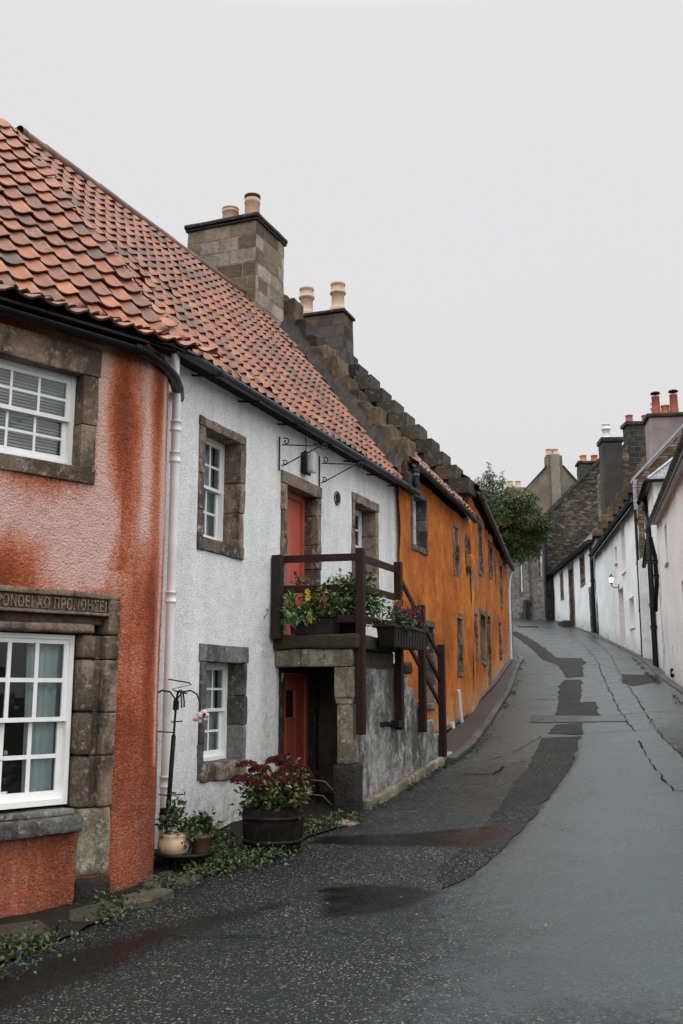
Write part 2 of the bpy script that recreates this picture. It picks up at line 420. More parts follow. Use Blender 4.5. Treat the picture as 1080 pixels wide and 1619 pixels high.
def pantile():
    n = NB('pantile')
    t = n.math('ADD', n.math('MULTIPLY', n.tint(0), .72), n.math('MULTIPLY', n.noise(7, 5, .7), .34))
    c = n.ramp(t, [(.10, (.055, .032, .024)), (.32, (.14, .052, .026)), (.6, (.26, .080, .029)), (.9, (.35, .130, .052))])
    grime = n.math('MULTIPLY', n.ramp(n.noise(1.3, 6, .75, n.mapv(n.co(), (1, 1, 1), (2, 5, 8))), [(.40, .2), (.60, 1.0)]), n.ramp(n.noise(15, 7, .8), [(.38, 0.0), (.56, 1.0)]))
    grime = n.math('MULTIPLY', grime, n.math('ADD', .45, n.tint(1)), True)
    c = n.mix(grime, c, (.045, .04, .038))
    c = n.mix(n.math('MULTIPLY', n.tint(2), .8), c, (.03, .028, .026))
    h = n.math('ADD', n.noise(50, 5, .7), n.noise(12, 3, .6))
    M['pantile'] = n.out(c, .62, n.bump(h, .45, .008), .4)
pantile()
def asphalt():
    """one wet road surface; tint r = smooth tarred wet patch, g = worn smooth carriageway, b = coarse trench repair"""
    n = NB('asphalt'); wet, lane, tr = n.tint(0), n.tint(1), n.tint(2)
    jit = n.math('MULTIPLY', n.math('SUBTRACT', n.noise(6, 6, .75), .5), 1.6)
    def soft(x): return n.ramp(n.math('ADD', x, n.math('MULTIPLY', jit, n.math('MULTIPLY', n.math('MULTIPLY', x, n.math('SUBTRACT', 1, x)), 2.2))), [(.30, 0.0), (.70, 1.0)])
    wet, lane = soft(wet), soft(lane)
    v = n.node('ShaderNodeTexVoronoi'); n.put(v.inputs['Vector'], n.co()); v.inputs['Scale'].default_value = 80
    sp = n.node('ShaderNodeSeparateColor'); n.link(v.outputs['Color'], sp.inputs[0])
    chip = n.ramp(sp.outputs[0], [(.86, 0.0), (.96, 1.0)])
    chip = n.math('MULTIPLY', chip, n.ramp(n.noise(1.1, 6, .7), [(.35, .25), (.62, 1.0)]))
    chip = n.math('MULTIPLY', chip, n.math('SUBTRACT', 1, n.math('MULTIPLY', lane, .72)))
    chip = n.math('MULTIPLY', chip, n.math('SUBTRACT', 1, n.math('MULTIPLY', wet, .93)))
    base = n.mix(lane, (.010, .0105, .0106), (.018, .0208, .0216)); base = n.mix(tr, base, (.0075, .0082, .0084))
    base = n.mix(wet, base, (.004, .004, .0042))
    big = n.ramp(n.noise(.5, 7, .7), [(.3, .7), (.7, 1.3)])
    base = n.mix(1.0, base, big, 'MULTIPLY')
    chc = n.ramp(sp.outputs[1], [(0, (.09, .07, .06)), (.6, (.17, .15, .14)), (1, (.27, .255, .24))])
    col = n.mix(chip, base, chc)
    pit = n.math('MULTIPLY', n.ramp(n.noise(30, 8, .85), [(.37, 1.0), (.45, 0.0)]), n.ramp(n.noise(1.7, 5, .7), [(.35, .35), (.6, 1.0)])); spk = n.math('MULTIPLY', pit, .85)
    col = n.mix(spk, col, (.004, .004, .004))
    rg = n.ramp(n.noise(.7, 6, .65, n.mapv(n.co(), (1, 1, 1), (3, 7, 1))), [(.35, .42), (.65, .60)])
    rg = n.mix(lane, rg, n.ramp(n.noise(.9, 6, .65), [(.35, .24), (.65, .40)])); rg = n.mix(tr, rg, (.62, .62, .62)); rg = n.mix(wet, rg, n.ramp(n.noise(5, 4, .6), [(.35, .22), (.65, .40)]))
    h = n.math('ADD', n.math('MULTIPLY', v.outputs['Distance'], -.9), n.math('MULTIPLY', n.noise(95, 4, .7), .8))
    h = n.math('MULTIPLY', h, n.math('SUBTRACT', 1, n.math('MULTIPLY', wet, .75)))
    h = n.math('MULTIPLY', h, n.math('SUBTRACT', 1, n.math('MULTIPLY', lane, .35)))
    h2 = n.bump(n.noise(1.3, 6, .6), .35, .05)
    n.b.inputs['Specular Tint'].default_value = (.76, 1.0, 1.05, 1)
    spc = n.math('ADD', .16, n.math('MULTIPLY', lane, .44)); spc = n.math('SUBTRACT', spc, n.math('MULTIPLY', tr, .06)); spc = n.math('MULTIPLY', spc, n.math('SUBTRACT', 1, n.math('MULTIPLY', pit, .8)))
    M['asphalt'] = n.out(col, rg, n.bump(h, .8, .008, h2), spc)
asphalt()
plain('tar_seam', (.005, .005, .005), .85, .08, .3, 5, .3)
def foliage(name, cols, rough=.45, spec=.4):
    n = NB(name); c = n.ramp(n.tint(0), [(i / max(1, len(cols) - 1), q) for i, q in enumerate(cols)])
    c = n.mix(n.math('MULTIPLY', n.noise(30, 3), .35), c, tuple(x * .5 for x in cols[0]))
    M[name] = n.out(c, rough, None, spec)
foliage('leaf_tree', [(.008, .017, .005), (.028, .055, .012), (.075, .115, .024), (.28, .22, .03)])
foliage('leaf_laurel', [(.022, .05, .014), (.05, .10, .025), (.10, .17, .045), (.15, .20, .06)], .35)
foliage('leaf_dark', [(.012, .022, .009), (.025, .05, .016), (.05, .085, .025), (.08, .12, .04)])
foliage('leaf_sedum', [(.018, .03, .012), (.04, .06, .018), (.10, .10, .02), (.28, .22, .03)])
foliage('leaf_weed', [(.010, .018, .006), (.022, .042, .010), (.045, .075, .018), (.09, .10, .025)])
foliage('leaf_heather', [(.03, .008, .012), (.09, .012, .025), (.16, .03, .05), (.05, .05, .02)])
foliage('bloom_maroon', [(.025, .004, .006), (.055, .008, .011), (.10, .014, .018), (.13, .035, .022)], .8, .2)
foliage('bloom_mixed', [(.16, .15, .30), (.30, .28, .45), (.62, .12, .02), (.7, .16, .03)], .7, .2)
foliage('bloom_yellow', [(.55, .33, .02), (.65, .42, .03), (.45, .16, .03)], .7, .2)
foliage('dead_bloom', [(.14, .07, .035), (.22, .12, .06), (.30, .18, .09)], .8, .2)
# ------------------------------------------------------------------ world, light, camera
sc = bpy.context.scene
w = bpy.data.worlds.new("World"); sc.world = w; w.use_nodes = True
nt = w.node_tree; nt.nodes.clear()
def wn(t, **k):
    n = nt.nodes.new(t)
    for a, b in k.items(): setattr(n, a, b)
    return n
SUN_EL, SUN_AZ = math.radians(80), math.radians(170)       # azimuth measured clockwise from +Y
sky = wn('ShaderNodeTexSky', sky_type='NISHITA', sun_disc=False)
sky.sun_elevation = SUN_EL; sky.sun_rotation = SUN_AZ; sky.dust_density = 6; sky.air_density = 1.5
hs = wn('ShaderNodeHueSaturation'); hs.inputs['Saturation'].default_value = .15; nt.links.new(sky.outputs[0], hs.inputs['Color'])
bg1 = wn('ShaderNodeBackground'); bg1.inputs['Strength'].default_value = .05; nt.links.new(hs.outputs[0], bg1.inputs[0])
# overcast layer: an even pale horizon that brightens towards the zenith, as a clouded sky does
tc = wn('ShaderNodeTexCoord'); sx = wn('ShaderNodeSeparateXYZ'); nt.links.new(tc.outputs['Generated'], sx.inputs[0])
rp = wn('ShaderNodeValToRGB'); nt.links.new(sx.outputs['Z'], rp.inputs[0])
e = rp.color_ramp.elements
e[0].position = .0; e[0].color = (.238, .2335, .236, 1); e[1].position = .60; e[1].color = (.243, .238, .2395, 1)
for p_, c_ in ((.72, .60), (1.0, 1.05)):
    q = e.new(p_); q.color = (c_ * .985, c_, c_ * 1.02, 1)
nz = wn('ShaderNodeTexNoise'); nz.inputs['Scale'].default_value = 1.6; nz.inputs['Detail'].default_value = 3
nt.links.new(tc.outputs['Generated'], nz.inputs['Vector'])
mm = wn('ShaderNodeMapRange'); mm.inputs['To Min'].default_value = .975; mm.inputs['To Max'].default_value = 1.02; nt.links.new(nz.outputs[0], mm.inputs[0])
mu = wn('ShaderNodeMix', data_type='RGBA', blend_type='MULTIPLY'); mu.inputs[0].default_value = 1
nt.links.new(rp.outputs[0], mu.inputs[6]); nt.links.new(mm.outputs[0], mu.inputs[7])
bg2 = wn('ShaderNodeBackground'); bg2.inputs['Strength'].default_value = 2.45; nt.links.new(mu.outputs[2], bg2.inputs[0])
ad = wn('ShaderNodeAddShader'); nt.links.new(bg1.outputs[0], ad.inputs[0]); nt.links.new(bg2.outputs[0], ad.inputs[1])
wo = wn('ShaderNodeOutputWorld'); nt.links.new(ad.outputs[0], wo.inputs[0])

sl = bpy.data.lights.new('sun', 'SUN'); sl.energy = 2.6; sl.angle = math.radians(150); sl.color = (1, .98, .95)
so = bpy.data.objects.new('sun', sl); C.objects.link(so)
sd = Vector((math.sin(SUN_AZ) * math.cos(SUN_EL), math.cos(SUN_AZ) * math.cos(SUN_EL), math.sin(SUN_EL)))
so.rotation_euler = sd.to_track_quat('Z', 'Y').to_euler(); so.location = (10, 0, 30)

cam = bpy.data.cameras.new('camera'); co_ = bpy.data.objects.new('camera', cam); C.objects.link(co_)
co_.location = (0, 0, 0); co_.rotation_euler = (PI / 2 + math.atan(280 / 1574.), 0, 0)
cam.sensor_fit = 'VERTICAL'; cam.sensor_height = 36; cam.lens = 36 * 1574. / 1619; cam.clip_end = 3000; cam.clip_start = .1
sc.camera = co_
sc.view_settings.view_transform = 'Standard'; sc.view_settings.look = 'None'; sc.view_settings.exposure = 0; sc.view_settings.gamma = 1
sc.cycles.max_bounces = 6; sc.cycles.transparent_max_bounces = 8; sc.cycles.use_denoising = True
sc.cycles.sample_clamp_indirect = 4

# ------------------------------------------------------------------ ground and road
def grid_mesh(name, xs, ys, zf, mat, kind='structure'):
    X, Y = np.meshgrid(xs, ys); Z = zf(X, Y)
    b = MB(); b.v = np.stack([X.ravel(), Y.ravel(), Z.ravel()], 1).tolist(); b.t = [(.5, .5, .5)] * len(b.v)
    n = len(xs)
    for j in range(len(ys) - 1):
        for i in range(n - 1):
            b.f.append((j * n + i, j * n + i + 1, (j + 1) * n + i + 1, (j + 1) * n + i))
    b.m = [0] * len(b.f); b.sm = [True] * len(b.f)
    return tag(b.build(name, M[mat]), kind=kind)
foliage('turf', [(.03, .045, .012), (.04, .06, .015)])
gx = np.concatenate([[-900, -400, -150, -60], np.arange(-40, 60, 1.0), [60, 90, 180, 420, 900]])
gy = np.concatenate([[-900, -400, -150, -60], np.arange(-40, 120, 1.0), [120, 150, 200, 420, 900]])
grid_mesh('ground', gx, gy, lambda X, Y: ground_z(X, np.clip(Y, -60, 200)) - .07, 'soil')
PATCH = {
 'lane': [(0.59, 6.28), (1.07, 8.09), (1.04, 9.56), (1.75, 11.04), (2.41, 12.72), (3.09, 14.57), (3.79, 16.49), (4.53, 19.13), (5.89, 24.53), (8.42, 35.01), (9.94, 40.51), (12.17, 52.84), (13.6, 64.19), (13.13, 56.96), (11.95, 47.98), (10.64, 40.49), (8.08, 28.98), (6.5, 22.18), (5.62, 17.95), (5.13, 14.84), (4.2, 9.5), (3.2, 6.04)],
 'trench_low': [(0.98, 10.54), (1.16, 10.95), (1.71, 12.44), (2.27, 14.21), (3.14, 17.07), (3.87, 19.7), (4.49, 19.19), (3.73, 16.54), (3.05, 14.6), (2.38, 12.74), (1.77, 11.19), (1.26, 10.11), (0.94, 9.71)],
 'trench_mid1': [(4.72, 22.48), (5.38, 25.21), (6.32, 29.37), (6.93, 31.43), (7.43, 31.13), (5.78, 24.52), (6.08, 24.28), (5.55, 21.9), (5.09, 22.12)],
 'trench_mid2': [(4.11, 20.19), (4.49, 21.37), (4.99, 21.08), (4.58, 19.4)],
 'trench_up': [(9.8, 58.32), (10.4, 59.5), (9.96, 52.61), (9.29, 45.79), (8.67, 40.55), (9.61, 40.21), (9.23, 37.87), (8.87, 37.06), (7.76, 32.4), (7.15, 32.12), (8.0, 37.12), (7.9, 39.67), (8.43, 43.88), (9.1, 51.0)],
 'cross1': [(4.31, 23.21), (4.39, 23.36), (5.92, 21.13), (5.73, 20.37), (4.11, 22.21)],
 'patchR': [(9.23, 33.09), (10.02, 31.96), (9.04, 28.57), (7.92, 27.5), (8.05, 29.02)],
 'wetA': [(1.67, 12.42), (2.2, 12.29), (1.82, 11.17), (1.34, 11.28), (0.15, 11.91), (-0.37, 12.21), (-0.23, 12.59), (0.75, 12.35)],
 'wetB': [(-0.27, 10.07), (0.12, 10.13), (0.6, 9.97), (0.93, 9.6), (0.69, 9.16), (0.32, 8.99), (0.03, 8.92), (-0.22, 9.03), (-0.14, 9.5)],
 'wetC': [(-3.4, 7.1), (-2.6, 7.75), (-1.9, 8.7), (-1.2, 9.35), (-.5, 9.6), (-.9, 9.1), (-1.5, 8.4), (-1.75, 7.7), (-2.3, 7.0), (-3.0, 6.3)],
}

def sdist(poly, X, Y):
    """signed distance to a polygon, positive inside"""
    P = np.array(poly); Q = np.roll(P, -1, 0); d = np.full(X.shape, 1e9); ins = np.zeros(X.shape, bool)
    for (ax, ay), (cx, cy) in zip(P, Q):
        ex, ey = cx - ax, cy - ay; t = np.clip(((X - ax) * ex + (Y - ay) * ey) / (ex * ex + ey * ey + 1e-12), 0, 1)
        d = np.minimum(d, np.hypot(X - ax - t * ex, Y - ay - t * ey))
        ins ^= ((ay > Y) != (cy > Y)) & (X < ex * (Y - ay) / (ey + 1e-12) + ax)
    return np.where(ins, d, -d)
def surf(X, Y, trench=0.0):
    X = np.asarray(X, float); Y = np.asarray(Y, float)
    wl = np.interp(Y, [8.5, 10.5, 12.5], [1.3, .5, .10])
    lane = np.clip(.5 + sdist(PATCH['lane'], X, Y) / (2 * wl), 0, 1)
    lane = np.maximum(lane, np.clip((Y - 13.5) / 7, 0, 1) * .72)
    wet = np.zeros(X.shape)
    for k, wd in (('wetA', .16), ('wetB', .22), ('wetC', .35)): wet = np.maximum(wet, np.clip(.5 + sdist(PATCH[k], X, Y) / (2 * wd), 0, 1))
    return np.stack([wet, lane * (1 - trench), np.full(X.shape, trench)], -1)
# the street: a strip from house wall to house wall
ry = np.concatenate([np.arange(-12, 5, .4), np.arange(5, 21, .09), np.arange(21, 30, .3), np.arange(30, 96, .6)]); rt = np.linspace(0, 1, 84)
b = MB(); RX, RY = [], []
for y in ry:
    xl = np.interp(y, _ys, _XL) - .9; xr = np.interp(y, _ys, _XR) + .9
    X = xl + (xr - xl) * rt; Yv = np.full(X.shape, y); Z = ground_z(X, Yv)
    b.v += np.stack([X, Yv, Z], 1).tolist(); RX.append(X); RY.append(Yv)
b.t = surf(np.concatenate(RX), np.concatenate(RY)).tolist()
n = len(rt)
for j in range(len(ry) - 1):
    for i in range(n - 1):
        b.f.append((j * n + i, j * n + i + 1, (j + 1) * n + i + 1, (j + 1) * n + i)); b.m.append(0); b.sm.append(True)
tag(b.build('road', M['asphalt']), kind='structure')

from mathutils.geometry import delaunay_2d_cdt
def drape(name, poly, mat, off, step=.35, rough=.03, bstep=.09, kind='structure', lift=None, trench=None):
    pts = []; q0 = None if max(p_[1] for p_ in poly) < 16 else .2
    for i, a in enumerate(poly):
        c = poly[(i + 1) % len(poly)]; a = Vector(a); c = Vector(c); L = (c - a).length; k = max(1, int(L / (bstep if q0 is None else q0)))
        for j in range(k):
            q = a.lerp(c, j / k); nn = mnoise.noise_vector(Vector((q.x * 2.3, q.y * 2.3, off * 90))) + mnoise.noise_vector(Vector((q.x * 9, q.y * 9, off * 90))) * .35
            pts.append(q + Vector((nn.x, nn.y)) * rough)
    nb = len(pts); edges = [(i, (i + 1) % nb) for i in range(nb)]
    xs = [q.x for q in pts]; ys = [q.y for q in pts]
    x = min(xs)
    while x < max(xs):
        y = min(ys)
        while y < max(ys): pts.append(Vector((x + U(-.03, .03), y + U(-.03, .03)))); y += step
        x += step
    vo, eo, fo = delaunay_2d_cdt(pts, edges, [list(range(nb))], 1, 1e-4)[:3]
    m = MB(); m.add([(q.x, q.y, gz(q.x, q.y) + off + (lift(q.x, q.y) if lift else 0)) for q in vo], [tuple(f) for f in fo], 0, None if trench is None else surf([q.x for q in vo], [q.y for q in vo], trench).tolist(), True)
    o = fix_normals(m.build(name, M[mat]))
    if o.data.polygons[0].normal.z < 0: o.data.flip_normals()
    return tag(o, kind=kind)
for k in ('trench_low', 'trench_mid1', 'trench_mid2', 'trench_up', 'patchR'):
    drape('road_patch', PATCH[k], 'asphalt', .008, .2, .07, trench=1.0)
drape('road_patch', PATCH['cross1'], 'asphalt', .012, .3, .03, trench=.3)
def seam(pts, wd=.02, off=.013):
    P = []
    for i in range(len(pts) - 1):
        a, c = Vector(pts[i]), Vector(pts[i + 1]); k = max(2, int((c - a).length / .12))
        for j in range(k): P.append(a.lerp(c, j / k))
    P.append(Vector(pts[-1]))
    m = MB(); L = len(P); vs = []
    for i, q in enumerate(P):
        d = (P[min(i + 1, L - 1)] - P[max(i - 1, 0)]).normalized(); nn = Vector((d.y, -d.x))
        j = mnoise.noise(Vector((q.x * 3, q.y * 3, 1))) * .06; ww = max(.0015, wd * (.75 + 1.6 * mnoise.noise(Vector((q.x * 3, q.y * 3, 4)))))
        for sgn in (-1, 1):
            r = q + nn * (j + sgn * ww); vs.append((r.x, r.y, gz(r.x, r.y) + off))
    m.add(vs, [(2 * i, 2 * i + 1, 2 * i + 3, 2 * i + 2) for i in range(L - 1)])
    return tag(m.build('road_seam', M['tar_seam']), kind='structure')
seam([(13.0, 56.9), (11.42, 47.09), (9.92, 38.98), (8.2, 31.55), (6.93, 26.09), (6.17, 22.61), (5.73, 20.48), (5.44, 18.91)], .010)
seam([(14.3, 60.5), (12.4, 48.0), (10.9, 40.48), (9.22, 33.43), (7.32, 25.46), (6.2, 20.53), (5.56, 17.58), (5.27, 15.64)], .010)
seam([(5.17, 17.76), (4.75, 15.69), (4.45, 14.18), (4.37, 13.48)], .012)
0 and seam([(1.0, 10.56), (1.71, 12.42), (2.25, 14.19), (3.12, 17.05), (3.85, 19.68)], .008)
0 and seam([(.96, 9.69), (1.27, 10.1), (1.79, 11.18), (2.4, 12.73), (3.07, 14.59), (3.75, 16.53), (4.51, 19.18)], .009)
seam([(-1.7, 8.75), (-.9, 8.55), (-.1, 8.5), (.2, 8.3)], .01)
seam([(4.35, 13.5), (4.75, 13.2), (5.3, 13.3)], .012)
seam([(2.4, 17.6), (3.1, 18.3), (3.9, 19.9), (4.9, 19.3), (6.2, 18.6)], .011)
seam([(1.9, 16.6), (2.4, 16.3), (2.7, 16.9)], .02)
seam([(3.6, 22.6), (4.6, 22.2), (5.7, 21.6), (7.6, 20.9)], .012)
seam([(4.9, 26.4), (5.5, 25.6), (6.0, 25.3)], .016)

# verge of earth and moss along the foot of the houses on the left
VERGE = [(-4.2, 6.6), (-2.75, 7.9), (-2.3, 8.9), (-1.8, 10.2), (-1.36, 10.86), (-.75, 11.75), (-.36, 12.6), (.16, 13.3), (.2, 13.9), (-.5, 15.0), (-2.4, 12.2), (-3.0, 10.8), (-4.2, 9.4), (-5, 8)]
def vl(x, y): return .012 + .035 * max(0, mnoise.noise(Vector((x * 2.2, y * 2.2, 3))))
drape('verge', VERGE, 'soil', .012, .2, .08, lift=vl)

# kerbs
def path_pts(pts, step):
    out = []; 
    for i in range(len(pts) - 1):
        a, c = Vector(pts[i]), Vector(pts[i + 1]); k = max(1, int(round((c - a).length / step)))
        for j in range(k): out.append((a.lerp(c, j / k), a.lerp(c, (j + 1) / k)))
    return out
def kerb(name, pts, wd, h, mat, step=.9, side=1, sink=.2, rough=.01):
    m = MB()
    for a, c in path_pts(pts, step):
        d = (c - a); L = d.length; d.normalize()
        f = Frame((a.x, a.y), 0); f.d = Vector((d.x, d.y, 0)); f.n = Vector((d.y, -d.x, 0)) * side
        za, zc = gz(a.x, a.y), gz(c.x, c.y); k = len(m.v)
        m.rbox(f, .006, L - .006, 0, wd, -sink, h, 0, None, rough, .025, .3)
        for i in range(k, len(m.v)):
            q = Vector(m.v[i]); s = (q - f.P).dot(f.d); m.v[i] = (q.x, q.y, q.z + za + (zc - za) * s / L)
    return tag(fix_normals(m.build(name, M[mat])), kind='structure')
KL = [(1.98, 17.75), (2.47, 19.19), (2.95, 21.11), (3.83, 24.61), (4.6, 27.68), (5.12, 30.1), (5.95, 34.12), (6.62, 37.24), (7.16, 39.42), (7.3, 40.6)]
kerb('kerb', KL, .17, .11, 'kerb_stone', 1.0, -1)
O1P = [(1.14, 19.5), (2.2, 22.25), (3.26, 25.0), (7.0, 41.5)]
pv = [(1.75, 18.6), (1.55, 20.0), (2.25, 21.9), (3.0, 24.2), (3.55, 26.3), (4.65, 30.5), (6.9, 40.2), (6.4, 41.3), (3.2, 26), (1.2, 20)]
drape('pavement', pv, 'concrete', .05, .35, .02)
ch = [(1.8, 18.4), (2.4, 19.3), (2.88, 21.1), (3.7, 24.61), (4.5, 27.7), (5.0, 30.1), (5.85, 34.1), (7.1, 39.5), (6.9, 40.2), (4.65, 30.5), (3.55, 26.3), (3.0, 24.2), (2.25, 21.9), (1.6, 20.0)]
plain('channel_mud', (.020, .020, .019), .5, .4, .45, 2.5, .5, 24)
drape('drain_channel', ch, 'channel_mud', .010, .35, .03)
KR = [(6.3, 16.5), (7.55, 21.6), (8.55, 26.2), (9.9, 31.6), (11.0, 35.9), (11.9, 40.2), (12.9, 47.1), (13.7, 53.0), (14.3, 57.5), (15.3, 68.0), (15.7, 74)]
kerb('kerb', KR, .22, .05, 'kerb_stone', .7, 1, .2, .010)
# ------------------------------------------------------------------ building kit
def wall_mesh(parent, fr, s0, s1, zf0, zf1, holes, mat, seg=.4, dirt=None, name='wall', wob=.02, path=None, thick=None, fine=0):
    """a wall face with real openings; zf0/zf1 give its foot and head along s"""
    S = sorted(set([s0, s1] + [h[0] for h in holes] + [h[1] for h in holes]))
    SS = []
    for a, c in zip(S[:-1], S[1:]):
        k = max(1, int(math.ceil((c - a) / seg))); SS += [a + (c - a) * i / k for i in range(k)]
    SS.append(S[-1]); SS = [q for q in SS if s0 - 1e-6 <= q <= s1 + 1e-6]
    zlo = min(zf0(s) for s in (s0, s1, (s0 + s1) / 2)); zhi = max(zf1(s) for s in (s0, s1))
    Z = sorted(set([zlo, zhi] + [h[2] for h in holes] + [h[3] for h in holes]))
    ZZ = []
    for a, c in zip(Z[:-1], Z[1:]):
        k = max(1, int(math.ceil((c - a) / seg))); ZZ += [a + (c - a) * i / k for i in range(k)]
    ZZ.append(Z[-1])
    m = MB(fr); vs = []; ts = []
    for z in ZZ:
        for s in SS:
            zz = z
            if z == ZZ[-1]: zz = zf1(s)
            elif z == ZZ[0]: zz = zf0(s)
            else: zz = min(max(z, zf0(s)), zf1(s))
            q = path(s, zz) if path else fr.p(s, 0, zz)
            edge = any(abs(s - h[0]) < .01 or abs(s - h[1]) < .01 for h in holes)
            q = q + fr.n * (wob * mnoise.noise(Vector((s * .8, zz * .8, fr.P.x))) if not edge else 0)
            if fine and not edge: q = q + fr.n * (fine * (mnoise.noise(q * 26) + .7 * mnoise.noise(q * 55) + .8 * mnoise.noise(q * 9)))
            vs.append(q); ts.append(dirt(s, zz) if dirt else (.5, 0, 0))
    fs = []; n = len(SS)
    for j in range(len(ZZ) - 1):
        for i in range(n - 1):
            cs, cz = (SS[i] + SS[i + 1]) / 2, (ZZ[j] + ZZ[j + 1]) / 2
            if any(h[0] < cs < h[1] and h[2] < cz < h[3] for h in holes): continue
            fs.append((j * n + i, j * n + i + 1, (j + 1) * n + i + 1, (j + 1) * n + i))
    m.add(vs, fs, 0, ts, True)
    o = m.build(name, M[mat], parent)
    # make the face look to the street
    nrm = o.data.polygons[0].normal
    if nrm.dot(fr.n) < 0: o.data.flip_normals()
    return o

def surround(parent, fr, O, I, depth, mat, proud=.03, blocks=True, lint=None, sill=None, r=.008, rough=.010):
    """stone dressings round an opening, filling the wall's hole from its face to the back of the recess"""
    m = MB(fr); s0, s1, z0, z1 = O; a, c, b0, b1 = I
    def stack(x0, x1, lean):
        z = b0
        while z < b1 - .05:
            h = U(.24, .5) if blocks else 9
            if b1 - (z + h) < .2: h = b1 - z
            e0 = x0 + (U(-.03, .02) if lean < 0 else U(-.008, .008)) * blocks; e1 = x1 + (U(-.02, .03) if lean > 0 else U(-.008, .008)) * blocks
            m.rbox(fr, e0, e1, -depth, proud + U(-.006, .006) * blocks, z, z + h - (.008 if blocks else 0), 0, None, rough, r)
            z += h
    stack(s0, a, -1); stack(c, s1, 1)
    m.rbox(fr, s0 - (.02 if blocks else 0), s1 + (.02 if blocks else 0), -depth, proud + .006, b1, z1, 0, (R(), R(), R()) if lint is None else lint, rough, r)
    if z0 < b0 - .02: m.rbox(fr, s0, s1, -depth, proud + .004 if sill is None else sill, z0, b0, 0, (R() * .5, R(), R()), rough, r)
    return fix_normals(m.build('surround', M[mat], parent))

